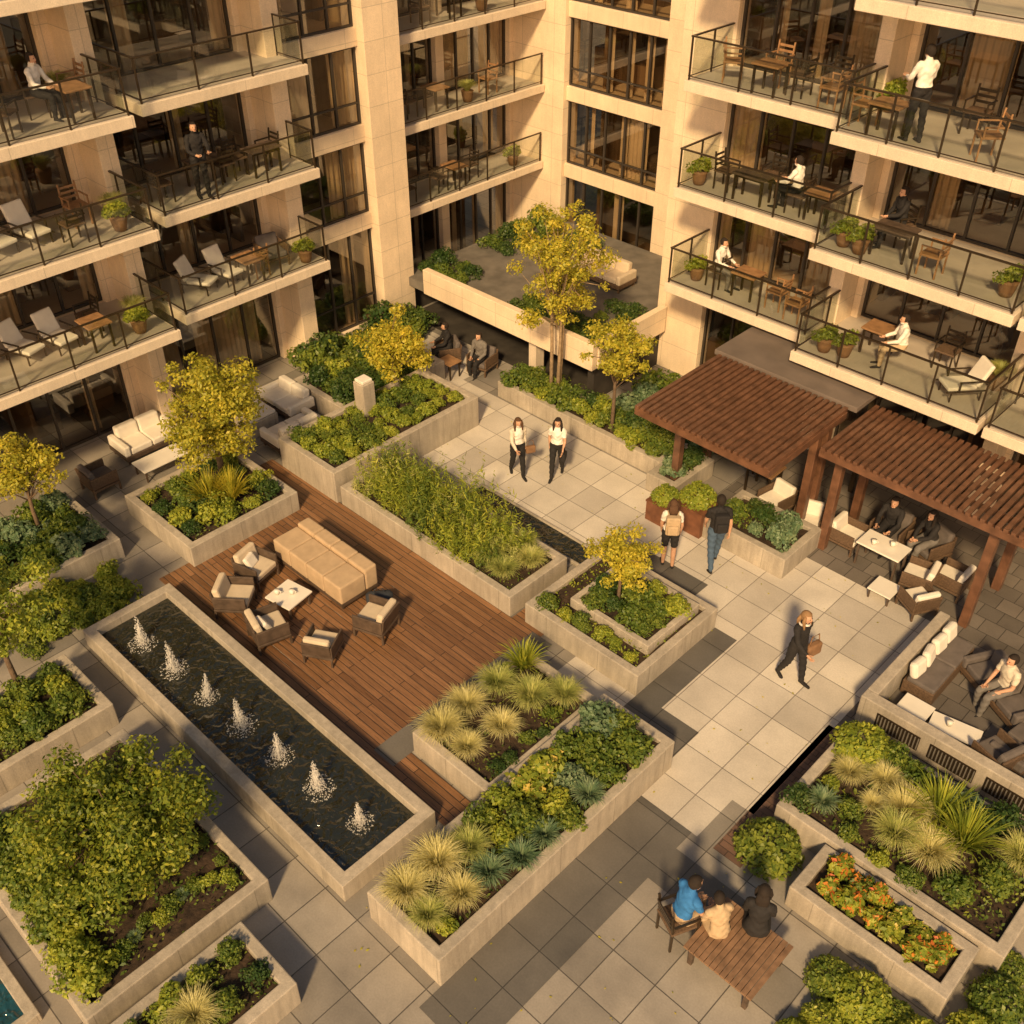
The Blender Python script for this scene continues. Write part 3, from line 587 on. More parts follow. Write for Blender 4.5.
# podium terrace
TR=root('raised_terrace',(-17,18,0),'raised stone terrace with parapet over a dark passage','terrace')
mb=MB();mb.box(-21.0,17.35,1.0,-14.05,23.3,1.25);child(TR,'slab',mb.mesh('slab',['concrete_dark']))
mb=MB();mb.box(-19.9,17.15,1.1,-13.9,17.35,1.8);mb.box(-14.05,17.353,1.1,-13.87,20.0,1.8);child(TR,'parapet',mb.mesh('parapet',['cream_stone']),bevel=.015)
mb=MB();mb.box(-21.1,22.2,0,-13.9,22.3,.99);mb.box(-14.3,17.5,0,-14.1,22.1,.98);mb.box(-21.1,17.5,0,-21.0,22.1,.98);mb.box(-20.9,17.4,.006,-14.4,22.1,.012);child(TR,'recess_shade',mb.mesh('recess_shade',['recess_shade']))  # passage walls and floor sheet coloured dark to stand for shade under the slab
mb=MB();mb.box(-16.2,17.4,0,-15.95,17.7,.99);child(TR,'support',mb.mesh('support',['slab_stone']))
fill(-20.8,20.0,-19.6,22.6,1.25,['shrub_dark','shrub_green'],.6,1.15);fill(-19.2,21.6,-17.8,22.6,1.25,['shrub_dark','shrub_green'],.6,1.0);fill(-17.4,17.6,-14.4,18.7,1.25,['shrub_green','shrub_dark','shrub_dark'],.5,.9);fill(-15.6,18.9,-14.4,20.0,1.25,['shrub_dark','shrub_green'],.5,.85)
fill(-20.8,17.7,-19.2,18.9,1.25,['shrub_dark','shrub_green'],.55,.95)
# ------------------------------------------------------------------ pergolas
def pergola(x0,y0,x1,y1,z,posts,label,slope=0):
    r=root('pergola',(x0,y0,0),label,'pergola','slatted wooden pergolas');X,Y=x1-x0,y1-y0
    mb=MB()
    for x in (0,X-.08): mb.box(x,0,z-.16,x+.08,Y,z)
    for y in (0,Y-.08): mb.box(.08,y,z-.158,X-.08,y+.08,z-.002)
    for k in range(1,4): mb.box(.08,Y*k/4-.025,z-.14,X-.08,Y*k/4+.025,z-.01)
    obj('frame',mb.mesh('frame',['pergola_wood']),parent=r,bevel=.008)
    sl=MB();n=int(X/.135)
    for k in range(n):
        x=(k+.5)*X/n;sl.cbox(x,Y/2,z+.04,.085,Y+.06+random.uniform(-.01,.01),.07)
    obj('slats',sl.mesh('slats',['pergola_wood']),parent=r,bevel=.005)
    for a,b_ in posts:
        p=MB().box(a-x0-.085,b_-y0-.085,0,a-x0+.085,b_-y0+.085,z-.16);obj('post',p.mesh('post',['pergola_wood']),parent=r,bevel=.01)
    return r
pergola(-10.6,14.5,-7.45,17.3,2.75,[(-10.4,17.1),(-7.7,17.1),(-10.4,15.95),(-7.65,16.6)],'reddish-brown slatted pergola roof over terrace seating')
pergola(-7.25,15.95,-2.6,18.0,2.62,[(-7.0,16.5),(-3.85,16.35),(-7.0,17.8),(-3.85,17.8)],'reddish-brown slatted pergola sheltering dining tables')
cn=root('canopy',(-9,18,0),'flat grey-brown canopy roof behind the pergola','canopy');mb=MB().box(-10.7,17.35,2.76,-7.3,18.9,2.88);child(cn,'roof',mb.mesh('roof',['canopy']),bevel=.01)
for x in (-10.5,-7.6): child(cn,'post',MB().box(x,18.6,0,x+.1,18.7,2.75).mesh('post',['dark_metal']))
# lounge enclosure
LE=root('lounge_wall',(-4.1,12.9,0),'low stone enclosure wall with dark ventilation grilles','wall')
mb=MB();mb.box(-4.15,12.8,0,.8,13.02,.62);mb.box(-4.15,13.02,0,-3.95,15.7,.618);child(LE,'wall',mb.mesh('wall',['concrete']),bevel=.018)
for k in range(4):
    g=MB();x=-3.8+k*.95;g.box(x,12.785,.14,x+.78,12.797,.46)
    g.cur=1
    for j in range(13): g.box(x+.03+j*.06,12.77,.17,x+.05+j*.06,12.786,.43)
    child(LE,'grille',g.mesh('grille',['dark_metal','concrete_dark']))
# ------------------------------------------------------------------ furniture prototypes (front faces +Y)
def P(r,name,mat_,boxes,bevel=.01):
    mb=MB()
    for q in boxes: mb.cbox(*q)
    return obj(name,mb.mesh(name,[mat_]),parent=r,bevel=bevel)
def legs(r,w,d,h,mat_='dark_wood',t=.045):
    for a in (-1,1):
        for b_ in (-1,1): P(r,'leg',mat_,[(a*w,b_*d,h/2,t,t,h)],.004)
def armchair(cm='cushion_beige',fm='dark_wood',w=.74,label='armchair with dark frame and beige cushions',pillow=None):
    r=root('armchair',(0,0,0),label,'armchair')
    legs(r,w/2-.04,.33,.22,fm)
    P(r,'frame',fm,[(0,0,.24,w-.004,.70,.06),(-w/2+.03,0,.44,.045,.68,.30),(w/2-.03,0,.44,.045,.68,.30),(0,-.34,.45,w-.07,.05,.42,.15)],.012)
    P(r,'seat',cm,[(0,.04,.345,w-.12,.62,.14)],.035);P(r,'backrest',cm,[(0,-.25,.55,w-.13,.15,.40,.2)],.045)
    if pillow: P(r,'pillow',pillow,[(.05,-.08,.52,.34,.12,.30,.5,.2)],.045)
    return r
def sofa(L=2.4,cm='cushion_beige',fm='dark_wood',label='long sofa',n=3,d=.85):
    r=root('sofa',(0,0,0),label,'sofa');legs(r,L/2-.08,d/2-.08,.14,fm)
    P(r,'base',fm,[(0,0,.20,L,d,.13)],.012)
    P(r,'arm',cm,[(-L/2+.08,0,.40,.16,d-.02,.28)],.04);P(r,'arm',cm,[(L/2-.08,0,.40,.16,d-.02,.28)],.04)
    w=(L-.34)/n
    P(r,'seat',cm,[(-L/2+.17+w*(k+.5),.08,.345,w-.012,d-.22,.17) for k in range(n)],.035)
    P(r,'backrest',cm,[(-L/2+.17+w*(k+.5),-d/2+.13,.53,w-.012,.22,.40,.08) for k in range(n)],.05)
    return r
def daybed(label):
    r=root('sofa',(0,0,0),label,'sofa');L,d,n=2.15,.92,4;legs(r,L/2-.08,d/2-.08,.10,'dark_wood');w=L/n
    P(r,'base','dark_wood',[(0,0,.14,L-.02,d-.02,.09)],.01)
    P(r,'seat','cushion_tan',[(-L/2+w*(k+.5),.15,.39,w-.012,d*.66,.42) for k in range(n)],.03)
    P(r,'backrest','cushion_tan',[(-L/2+w*(k+.5),-d/2+.15,.42,w-.012,.30,.50) for k in range(n)],.035);return r
def pillow_bench(label):
    r=root('bench_seat',(0,0,0),label,'bench seat')
    P(r,'base','wicker',[(0,0,.17,1.7,.6,.33)],.02);P(r,'seat','cushion_grey',[(-.42,.02,.37,.82,.54,.10),(.42,.02,.37,.82,.54,.10)],.03)
    for k in range(4): P(r,'pillow','cushion_white',[(-.63+.42*k,-.17,.58,.38,.16,.34,.25,random.uniform(-.15,.15))],.06)
    return r
def chair(fm='teak',cm=None,label='wooden dining chair'):
    r=root('chair',(0,0,0),label,'chair');legs(r,.20,.20,.44,fm,.035)
    P(r,'seat',cm or fm,[(0,0,.455,.46,.46,.045)],.012)
    P(r,'backrest',fm,[(-.2,-.22,.68,.035,.035,.46,.1),(.2,-.22,.68,.035,.035,.46,.1)]+[(0,-.225-.02*k,.58+.11*k,.38,.02,.055,.1) for k in range(3)],.005)
    for a in (-1,1): P(r,'armrest',fm,[(a*.235,0,.66,.035,.42,.03),(a*.235,.19,.54,.03,.03,.212)],.003)
    return r
def table(w,d,h,top='table_white',fm='dark_wood',label='low square table with white top',item=None):
    r=root('table',(0,0,0),label,'table');legs(r,w/2-.07,d/2-.07,h-.04,fm,.05);P(r,'top',top,[(0,0,h-.02,w,d,.045)],.01)
    P(r,'apron',fm,[(0,d/2-.08,h-.075,w-.2,.02,.06),(0,-d/2+.08,h-.075,w-.2,.02,.06)],0);return r
def lounger(cm='cushion_white',label='white cushioned lounge chair on a balcony'):
    r=root('lounge_chair',(0,0,0),label,'lounge chair');legs(r,.26,.34,.24,'dark_metal',.03)
    P(r,'frame','dark_metal',[(-.28,.02,.26,.03,.9,.03),(.28,.02,.26,.03,.9,.03),(-.3,-.02,.5,.03,.5,.03),(.3,-.02,.5,.03,.5,.03),(-.3,.2,.38,.03,.03,.24),(.3,.2,.38,.03,.03,.24)],0)
    P(r,'seat',cm,[(0,.1,.31,.52,.66,.09)],.03);P(r,'backrest',cm,[(0,-.36,.58,.52,.10,.56,.42)],.035);return r
def potplant(kind,s,label,pm='pot_clay',pr=.19,ph=.34,sq=False):
    r=root('potted_plant',(0,0,0),label,'potted plant')
    mb=MB()
    if sq: mb.cbox(0,0,ph/2,pr*2,pr*2,ph);mb.cbox(0,0,ph-.02,pr*2.1,pr*2.1,.05)
    else: mb.tube([(0,0,.02),(0,0,ph*.5),(0,0,ph-.04),(0,0,ph)],[pr*.7,pr*.9,pr,pr*1.08],16,cap=.05)
    obj('pot',mb.mesh('pot',[pm],not sq),parent=r,bevel=0)
    o=obj('foliage',random.choice(P_[kind]),(0,0,ph-.03),parent=r);o.scale=(s,s,s);return r
PR={}
PR['arm']=armchair();PR['arm_p']=armchair(pillow='cushion_white',label='dark-framed armchair with white scatter pillow')
PR['arm_w']=armchair('cushion_white','wicker',label='wicker armchair with off-white cushions');PR['arm_g']=armchair('cushion_grey','wicker',label='dark wicker armchair with grey cushions')
PR['day']=daybed('boxy tan cushioned sofa standing on wooden deck');PR['sofa2w']=sofa(1.5,'cushion_white','dark_wood','white two-seat outdoor sofa on paving',2)
PR['sofa_b']=sofa(1.9,'cushion_beige','wicker','beige cushioned sofa on terrace',3);PR['sofa_g']=sofa(1.9,'cushion_grey','wicker','dark grey outdoor sofa in the lounge',3);PR['pb']=pillow_bench('dark wicker bench with row of pale pillows')
PR['chair']=chair(label='teak balcony armchair with slatted back');PR['chair_d']=chair('dark_metal','wicker','dark metal dining chair on a balcony')
PR['tab_low']=table(.75,.75,.38);PR['tab_long']=table(1.5,.75,.42,label='long low white coffee table');PR['tab_din']=table(1.15,.7,.72,'table_white','dark_wood','white-topped dining table with dark legs')
PR['tab_b']=table(.7,.6,.66,'teak','dark_metal','small wooden table on a balcony');PR['tab_bd']=table(.9,.55,.66,'dark_wood','dark_metal','dark dining table on a balcony')
PR['lou']=lounger();PR['pot']=potplant('shrub_lime',.95,'bushy lime green plant in clay pot');PR['pot2']=potplant('tuft_lime',.85,'spiky green plant in clay pot')
PR['pot_big']=potplant('ball',1.05,'large clipped shrub in red-brown wooden box','pot_wood',.34,.6,True)
def cup(): 
    r=root('cup',(0,0,0),'small white cup on a table','cup');obj('body',MB().tube([(0,0,.003),(0,0,.05),(0,0,.085)],[.028,.038,.042],10,cap=.02).mesh('body',['table_white'],True),parent=r)
    obj('handle',MB().tube([(.04,0,.07),(.065,0,.05),(.038,0,.025)],[.007]*3,6).mesh('handle',['table_white'],True),parent=r);return r
PR['cup']=cup()
def put(k,x,y,rz=0,z=.0,sc=1,label=None,group=None): return copy_thing(PR[k],(x,y,z),rad(rz),sc,label,group)
D=.021
put('day',-13.66,8.8,180,D)
g1='armchairs grouped on the wooden deck'
put('arm_p',-14.6,7.8,-75,D,.88,group=g1);put('arm',-14.15,7.0,-50,D,.92,group=g1);put('arm_p',-13.0,6.95,-15,D,.92,group=g1);put('arm',-11.75,8.5,110,D,.92,group=g1)
put('tab_low',-13.45,7.75,10,D,.85);put('arm',-11.95,7.4,30,D,.82,group=g1)
for x,y,z in ((-13.4,7.8,.345),(-13.6,7.6,.345),(-5.7,16.8,.6),(-6.0,16.6,.6),(-2.85,13.55,.27)): put('cup',x,y,40,z,1.3)
put('sofa2w',-20.3,8.7,-90,0,.95,label='white two-seat outdoor sofa beside the building');put('tab_long',-19.3,8.5,90,0,.75);put('arm_g',-19.6,7.15,0,0,.9,label='dark wicker chair beside the building');put('arm_g',-19.6,9.95,180,0,.9,label='dark wicker chair beside the building')
def block(x,y,z,w,d,h,label,name='stone_bench'):
    r=root(name,(x,y,z),label,name.replace('_',' '));P(r,'body','concrete',[(0,0,h/2,w,d,h)],.02);P(r,'cap','cushion_white',[(0,0,h+.04,w-.06,d-.06,.08)],.02);return r
put('sofa2w',-18.1,11.3,90,0,.9,label='pale two-seat outdoor sofa beside planter hedge');put('sofa2w',-19.3,12.0,180,0,.9,label='pale outdoor sofa backing onto dark hedge');block(-19.2,11.0,0,.8,.8,.42,'pale stone block table near hedge');block(-16.9,12.6,.6,.35,.35,.95,'square cream stone pillar rising from hedge','stone_pillar')
# pergola furniture
put('pot_big',-9.95,15.0,0,0,.85);put('pot_big',-9.35,15.3,0,0,1.05);
put('tab_b',-9.0,17.3,0,0);put('chair_d',-9.3,17.9,180,0);put('arm_w',-7.55,16.75,200,0,.85);put('arm_w',-8.4,16.9,170,0,.85)
put('tab_din',-5.85,16.75,0,0,.8);put('arm_w',-6.7,16.9,-90,0,.85);put('arm_g',-6.1,17.6,180,0,.95);put('arm_g',-5.3,17.7,160,0,.95);put('arm_w',-5.0,16.7,100,0,.85);put('tab_low',-5.35,16.0,0,0,.65);put('arm_w',-4.7,16.1,60,0,.8);put('arm_w',-4.5,17.1,90,0,.85)
# lounge furniture
put('pb',-3.62,14.75,-90,0,.95);put('tab_low',-3.45,13.5,0,0,.7);put('tab_long',-2.75,13.6,10,0,.55);put('sofa_g',-2.55,15.0,150,0,.8);put('sofa_g',-1.75,14.2,80,0,.75);put('arm_g',-2.0,13.5,70,0,.85)
put('sofa_b',-16.7,20.9,180,1.25,.9,label='beige cushioned sofa on the raised terrace')
put('arm_g',-18.2,16.4,150,.0,.85);put('arm_g',-17.2,16.7,190,.0,.85);put('tab_b',-17.6,15.9,0,0,.7,label='small low table beside seated people')
def slat_platform(x,y,rz,sc=1):
    r=root('picnic_table',(x,y,0),'low slatted brown wooden platform bench on paving','picnic table',rz=rad(rz))
    P(r,'top','plank',[(-.51+.085*k,0,.43,.076,1.04,.035) for k in range(13)],.004)
    for a in (-1,1): 
        for b_ in (-1,1): P(r,'leg','dark_wood',[(a*.45,b_*.42,.205,.07,.07,.41)],.005)
    P(r,'stretcher','dark_wood',[(0,-.42,.36,.82,.05,.07),(0,.42,.36,.82,.05,.07)],.004);return r
slat_platform(-3.1,7.68,0)
put('chair_d',-3.95,7.45,-25,0,.98,label='dark wicker chair beside wooden platform')
# balconies
B1,B2,B3=LV[0]+ST,LV[1]+ST,LV[2]+ST;Q1,Q2=LVB[0]+ST,LVB[1]+ST;Q3=LVB[2]+ST;gb='balcony furniture'
def putb(l):
    for k,x,y,rz,z in l: put(k,x,y,rz,z+.006,.88,group=gb+(' '+{'l':'lounge chairs','c':'chairs','t':'tables','p':'plants','a':'armchairs'}[k[0]]))
putb([('lou',-20.3,6.7,-70,B1),('lou',-20.2,7.4,-80,B1),('tab_b',-19.7,8.0,0,B1),('pot',-19.6,8.9,0,B1),('pot2',-20.1,9.1,0,B1),('chair_d',-20.2,5.3,0,B1),('chair_d',-20.4,8.2,180,B1),
('lou',-20.3,6.8,-75,B2),('lou',-20.3,7.5,-80,B2),('chair_d',-19.7,8.1,90,B2),('pot',-19.6,9.0,0,B2),('pot2',-20.1,9.2,0,B2),('tab_bd',-20.0,5.6,0,B2),('chair',-20.5,8.6,-90,B2),
('tab_b',-19.7,8.75,0,B3),('chair',-20.4,9.1,180,B3),('chair_d',-20.3,6.6,0,B3),('chair_d',-19.7,7.4,40,B3),('pot2',-20.8,9.0,0,B3),('chair_d',-20.3,8.3,-20,B3),
('lou',-20.4,10.9,-60,B1),('lou',-20.4,11.6,-80,B1),('chair',-20.1,12.3,90,B1),('arm_g',-20.4,12.9,-100,B1),('tab_b',-20.0,12.0,0,B1),('pot',-19.9,13.5,0,B1),
('chair_d',-20.5,12.4,-90,B2),('tab_bd',-20.2,12.9,90,B2),('chair_d',-20.3,10.4,0,B2),('chair_d',-20.4,13.2,180,B2),('tab_bd',-20.5,11.6,90,B2),('chair_d',-20.4,12.0,90,B2),
('chair_d',-21.7,19.5,0,Q1),('tab_b',-21.7,20.1,0,Q1),('chair_d',-21.8,20.8,180,Q1),('chair_d',-21.8,18.6,0,Q2),('tab_b',-21.8,19.6,0,Q2),('chair',-21.8,21.6,180,Q2),('chair_d',-21.7,18.3,0,Q1),('pot',-21.6,22.4,0,Q1),('pot2',-21.6,20.6,0,Q2),('chair_d',-21.8,19.2,0,Q3),('tab_b',-21.8,20.2,0,Q3),('pot',-21.6,21.2,0,Q3),
('chair_d',-12.1,19.3,90,B1),('tab_b',-11.3,19.3,0,B1),('chair',-10.5,19.3,90,B1),('chair',-9.9,19.1,90,B1),('pot',-12.6,19.2,0,B1),
('chair_d',-12.2,19.3,-90,B2),('tab_bd',-11.4,19.1,0,B2),('chair_d',-11.3,19.75,180,B2),('chair_d',-10.35,19.2,90,B2),('pot',-12.75,19.1,0,B2),('tab_b',-9.8,19.2,0,B2),
('chair',-12.3,19.2,-60,B3),('chair',-11.5,19.6,180,B3),('tab_b',-11.3,19.0,0,B3),('chair_d',-10.8,19.3,90,B3),('chair_d',-10.2,19.6,180,B3),('chair',-9.9,19.0,90,B3),
('pot',-8.7,18.3,0,B1),('pot',-8.3,18.4,0,B1),('tab_b',-7.9,19.0,0,B1),('lou',-5.9,18.6,140,B1),('chair_d',-6.6,19.4,180,B1),('pot2',-5.5,19.3,0,B1),
('pot',-8.8,18.4,0,B2),('pot',-8.4,18.3,0,B2),('tab_bd',-7.9,18.6,0,B2),('chair_d',-8.1,19.25,150,B2),('chair',-7.0,18.4,90,B2),('pot',-5.6,18.5,0,B2),('chair_d',-5.3,19.3,0,B2),('chair',-4.5,18.5,90,B2),('chair_d',-4.2,18.5,90,B1),
('tab_b',-8.4,18.3,0,B3),('chair',-8.95,18.5,-90,B3),('chair',-6.6,18.4,130,B3),('chair_d',-7.3,19.5,180,B3),('chair',-4.6,18.7,30,B3),('pot',-9.0,19.6,0,B3)])
for r in list(PR.values()): remove_thing(r)
# ------------------------------------------------------------------ people
def person(x,y,z,rz,pose,top,bot,label,hair='hair_dark',long=False,skin='skin',sc=1,sleeve=1.0,short=False,shoe='cloth_black',headyaw=0,lean=0,hipz=None,fem=False,scarf=None,inner=None):
    PZ={'stand':dict(t=(4,-3),s=(2,-6),a=((8,10),(-4,12)),f=((22,4),(14,4))),
        'walk2':dict(t=(-10,16),s=(-24,10),a=((14,8),(-14,10)),f=((32,6),(0,0))),
        'walk3':dict(t=(14,-8),s=(8,-24),a=((-12,8),(26,8)),f=((10,0),(60,10))),
        'hold':dict(t=(6,-4),s=(2,-8),a=((22,12),(18,10)),f=((85,22),(80,22))),
        'rest':dict(t=(84,80),s=(6,-6),a=((10,8),(14,6)),f=((55,24),(62,20))),
        'sit':dict(t=(84,82),s=(4,-4),a=((28,8),(24,10)),f=((72,16),(78,18))),
        'sit2':dict(t=(86,84),s=(14,-10),a=((40,6),(12,12)),f=((80,24),(58,18)))}[pose]
    st=pose[:3] in('sit','res');L=rad(lean+(6 if st else 2))
    tl,sl_=.43,.42
    if hipz is None: hipz=.56 if st else max(tl*math.cos(rad(PZ['t'][k]))+sl_*math.cos(rad(PZ['s'][k])) for k in (0,1))+.09
    up=Vector((0,math.sin(L),math.cos(L)));Pp=Vector((0,0,hipz));W=.15 if fem else .175
    hd=Pp+up*.60+Vector((0,.02+.05*math.sin(L),.045));hy=Matrix.Rotation(rad(headyaw),3,'Z')
    mb=MB();seg=[]
    mb.tube([Pp+up*-.06,Pp+up*.04,Pp+up*.18,Pp+up*.33,Pp+up*.44,Pp+up*.49],[(.13,.09),(.172 if fem else .158,.115),(.118 if fem else .14,.09),(W-.01,.118),(W-.015,.09),(.09,.06)],14)
    mb.tube([Pp+up*.46,Pp+up*.56],[.056,.05],10)
    mb.ell(hd,(.075,.095,.112),14,10);mb.ell(hd+hy@Vector((0,.03,-.055)),(.052,.06,.06),10,8)
    mb.tube([hd+hy@Vector((0,.085,.02)),hd+hy@Vector((0,.112,-.02))],[.012,.017],6)
    for s_ in (-1,1): mb.ell(hd+hy@Vector((s_*.078,-.005,-.005)),(.012,.022,.034),8,6)
    seg+= [(Pp+up*-.02,Pp+up*.03,.15,1),(Pp+up*.10,Pp+up*.46,.15,0),(Pp+up*.54,hd,.06,2),(hd,hd+Vector((0,0,.05)),.09,2)]
    fin=MB()
    for k,s_ in ((0,-1),(1,1)):
        h=Pp+Vector((s_*.088,0,-.01));a=rad(PZ['t'][k]);b_=rad(PZ['s'][k]);sp=.05 if st else .015
        kn=h+Vector((s_*sp,math.sin(a),-math.cos(a))).normalized()*tl;an=kn+Vector((0,math.sin(b_),-math.cos(b_)))*sl_
        mb.tube([h,h.lerp(kn,.5),kn],[.092,.078,.058],12);mb.tube([kn,kn.lerp(an,.35),an],[.058,.057,.038],12)
        ft=-b_*.0 if b_>-.3 else b_*1.1
        fd=Vector((s_*.12,math.cos(ft),math.sin(ft)));mb.tube([an+Vector((0,-.035,-.045))-fd*.01,an+Vector((0,0,-.05))+fd*.08,an+Vector((0,0,-.062))+fd*.19],[(.036,.034),(.042,.032),(.036,.02)],10)
        seg+=[(h,kn if not short else h.lerp(kn,.75),.08,1)]+([(h.lerp(kn,.85),kn,.06,2),(kn,an,.05,2)] if short else [(kn,an,.05,1)])+[(an+Vector((0,-.02,-.045)),an+Vector((0,0,-.05))+fd*.19,.045,3)]
        sh=Pp+up*.435+Vector((s_*W,0,0));(a,o_),(b_,i_)=PZ['a'][k],PZ['f'][k];a,o_,b_,i_=map(rad,(a+lean*.5,o_,b_+lean*.3,i_))
        eb=sh+Vector((s_*math.sin(o_),math.sin(a)*math.cos(o_),-math.cos(a)*math.cos(o_)))*.28
        fdv=Vector((-s_*math.sin(i_),math.sin(b_)*math.cos(i_),-math.cos(b_)*math.cos(i_)));wr=eb+fdv*.245
        mb.tube([Pp+up*.44+Vector((s_*.06,0,0)),sh],[.055,.058],10);mb.tube([sh,sh.lerp(eb,.5),eb],[.056,.047,.038],10);mb.tube([eb,eb.lerp(wr,.3),wr],[.039,.038,.026],10)
        pe=wr+fdv*.085;mb.tube([wr,wr+fdv*.04,pe],[(.022,.024),(.018,.042),(.016,.040)],10)
        side=Vector((0,0,1)).cross(fdv) if abs(fdv.z)<.8 else Vector((0,1,0));side=(side-fdv*side.dot(fdv)).normalized();nrm=fdv.cross(side)
        if nrm.x*s_>0: nrm=-nrm
        ln=(.062,.078,.072,.055)
        for q in range(4):
            b0=pe-fdv*.012+side*(.030-.020*q);m1=b0+fdv*ln[q]*.55+nrm*.008;m2=b0+fdv*ln[q]*.95+nrm*.034
            fin.tube([b0,m1,m2],[.0095,.0085,.007],6)
        t0=wr+fdv*.025+side*.03;fin.tube([t0,t0+side*.028+fdv*.028+nrm*.01,t0+side*.034+fdv*.058+nrm*.022],[.012,.010,.008],6)
        e=sh.lerp(eb,.55) if sleeve<1 else eb
        seg.append((sh,e,.05,0))
        if sleeve<1: seg+=[(e.lerp(eb,.3),eb,.04,2),(eb,wr,.035,2)]
        else: seg.append((eb,eb.lerp(wr,.9),.035,0))
        seg.append((wr+fdv*.01,pe,.03,2))
    me=mb.mesh('body',[top,bot,skin,shoe],True)
    o=bpy.data.objects.new('tmp',me);COL.objects.link(o)
    rm=o.modifiers.new('r','REMESH');rm.mode='VOXEL';rm.voxel_size=.0155;rm.use_smooth_shade=True
    sm=o.modifiers.new('s','SMOOTH');sm.factor=.5;sm.iterations=3
    dg=bpy.context.evaluated_depsgraph_get();ev=o.evaluated_get(dg);m2=bpy.data.meshes.new_from_object(ev);bpy.data.objects.remove(o)
    nv=len(m2.vertices);V=np.empty(nv*3);m2.vertices.foreach_get('co',V);V=V.reshape(-1,3)
    nrmv=np.empty(nv*3);m2.vertices.foreach_get('normal',nrmv);nrmv=nrmv.reshape(-1,3)
    nf=len(m2.polygons);C=np.empty(nf*3);m2.polygons.foreach_get('center',C);C=C.reshape(-1,3)
    def cls(C):
        best=np.full(len(C),9.);mi=np.zeros(len(C),dtype=np.int32)
        for p,q,r_,m_ in seg:
            p=np.array(p);d=np.array(q)-p;t=np.clip(((C-p)@d)/max(d@d,1e-9),0,1);ds=np.linalg.norm(C-p-t[:,None]*d,axis=1)-r_
            k=ds<best;best[k]=ds[k];mi[k]=m_
        return mi
    mi=cls(C);vi=cls(V);ph=random.uniform(0,9)
    fold=(np.sin(V[:,2]*48+np.sin(V[:,0]*30+ph)*1.8+V[:,1]*25)*.005+.010)*(vi<2);V=V+nrmv*fold[:,None]
    V=[tuple(v) for v in V]
    Fs=[tuple(p.vertices) for p in m2.polygons]+[tuple(nv+i for i in f) for f in fin.f]
    if inner: 
        k=(mi==0)&(np.abs(C[:,0])<.085)&(C[:,1]>float(Pp.y)+.02)&(C[:,2]>hipz+.02);mi[k]=4
    me=bpy.data.meshes.new('body');me.from_pydata(V+fin.v,[],Fs)
    for k in (top,bot,skin,shoe,inner or top): me.materials.append(M[k])
    me.polygons.foreach_set('material_index',np.concatenate([mi,np.full(len(fin.f),2,dtype=np.int32)]));me.polygons.foreach_set('use_smooth',[True]*len(Fs));me.update()
    r=root('person',(x,y,z),label,'person',rz=rad(rz),sc=sc)
    obj('body',me,parent=r)
    hm=MB();mt=hy
    hm.ell(hd+hy@Vector((0,-.012,.018)),(.090,.107,.114),16,12,keep=lambda a,b,c:(c>.40 or b<.2) and c>-.55,mt=mt)
    if long:
        hm.tube([hd+hy@Vector((0,-.07,.02)),hd+hy@Vector((0,-.105,-.08)),hd+hy@Vector((0,-.115,-.22))],[(.085,.045),(.10,.04),(.07,.025)],10)
        for s_ in (-1,1): hm.tube([hd+hy@Vector((s_*.072,.01,.05)),hd+hy@Vector((s_*.092,.015,-.05)),hd+hy@Vector((s_*.095,.05,-.20))],[.028,.034,.018],8)
    else: hm.ell(hd+hy@Vector((0,-.05,-.03)),(.066,.055,.06),10,8,mt=mt)
    obj('hair',hm.mesh('hair',[hair],True),parent=r)
    if scarf: 
        c=Pp+up*.50;sm_=MB();n_=14;sm_.tube([c+Vector((.085*math.cos(6.28*q/n_),.075*math.sin(6.28*q/n_)+.01,.02*math.sin(6.28*q/n_*2))) for q in range(n_+1)],[.026]*(n_+1),8)
        obj('scarf',sm_.mesh('scarf',[scarf],True),parent=r)
    for s_ in (-1,1): obj('eye',MB().ell(hd+hy@Vector((s_*.03,.086,.012)),(.011,.008,.008),8,6).mesh('eye',['eye_dark'],True),parent=r)
    obj('mouth',MB().ell(hd+hy@Vector((0,.088,-.058)),(.022,.008,.007),8,6).mesh('mouth',['lip'],True),parent=r)
    return r
def bag(x,y,z,rz,kind,m,label,sc=1):
    r=root(kind,(x,y,z),label,kind,rz=rad(rz),sc=sc)
    if kind=='backpack': 
        mb=MB().cbox(0,0,.22,.28,.14,.42);mb.cbox(0,-.09,.15,.22,.06,.22);obj('pack',mb.mesh('pack',[m]),parent=r,bevel=.05)
        for a in (-1,1): obj('strap',MB().tube([(a*.09,.07,.40),(a*.10,.20,.43),(a*.11,.29,.30),(a*.11,.25,.12)],[.015]*4,6).mesh('strap',[m],True),parent=r)
    elif kind=='holdall':
        mb=MB().tube([(-.26,0,.15),(-.2,0,.16),(.2,0,.16),(.26,0,.15)],[(.12,.12),(.17,.16),(.17,.16),(.12,.12)],14,ref=(0,1,0),cap=.1);obj('pack',mb.mesh('pack',[m],True),parent=r)
        s=MB().tube([(-.12,.02,.30),(-.08,.02,.40),(.08,.02,.40),(.12,.02,.30)],[.012]*4,6);obj('strap',s.mesh('strap',[m],True),parent=r)
    else:
        mb=MB().cbox(0,0,.12,.30,.12,.24);obj('pack',mb.mesh('pack',[m]),parent=r,bevel=.03)
        s=MB().tube([(-.11,0,.23),(-.07,0,.42),(.07,0,.42),(.11,0,.23)],[.01]*4,6);obj('strap',s.mesh('strap',[m],True),parent=r)
person(-13.3,13.95,.005,-118,'walk3','cloth_cream','cloth_black','person walking in cream jacket and black leggings',long=True,fem=True,hair='hair_brown',inner='cloth_white',sc=.92)
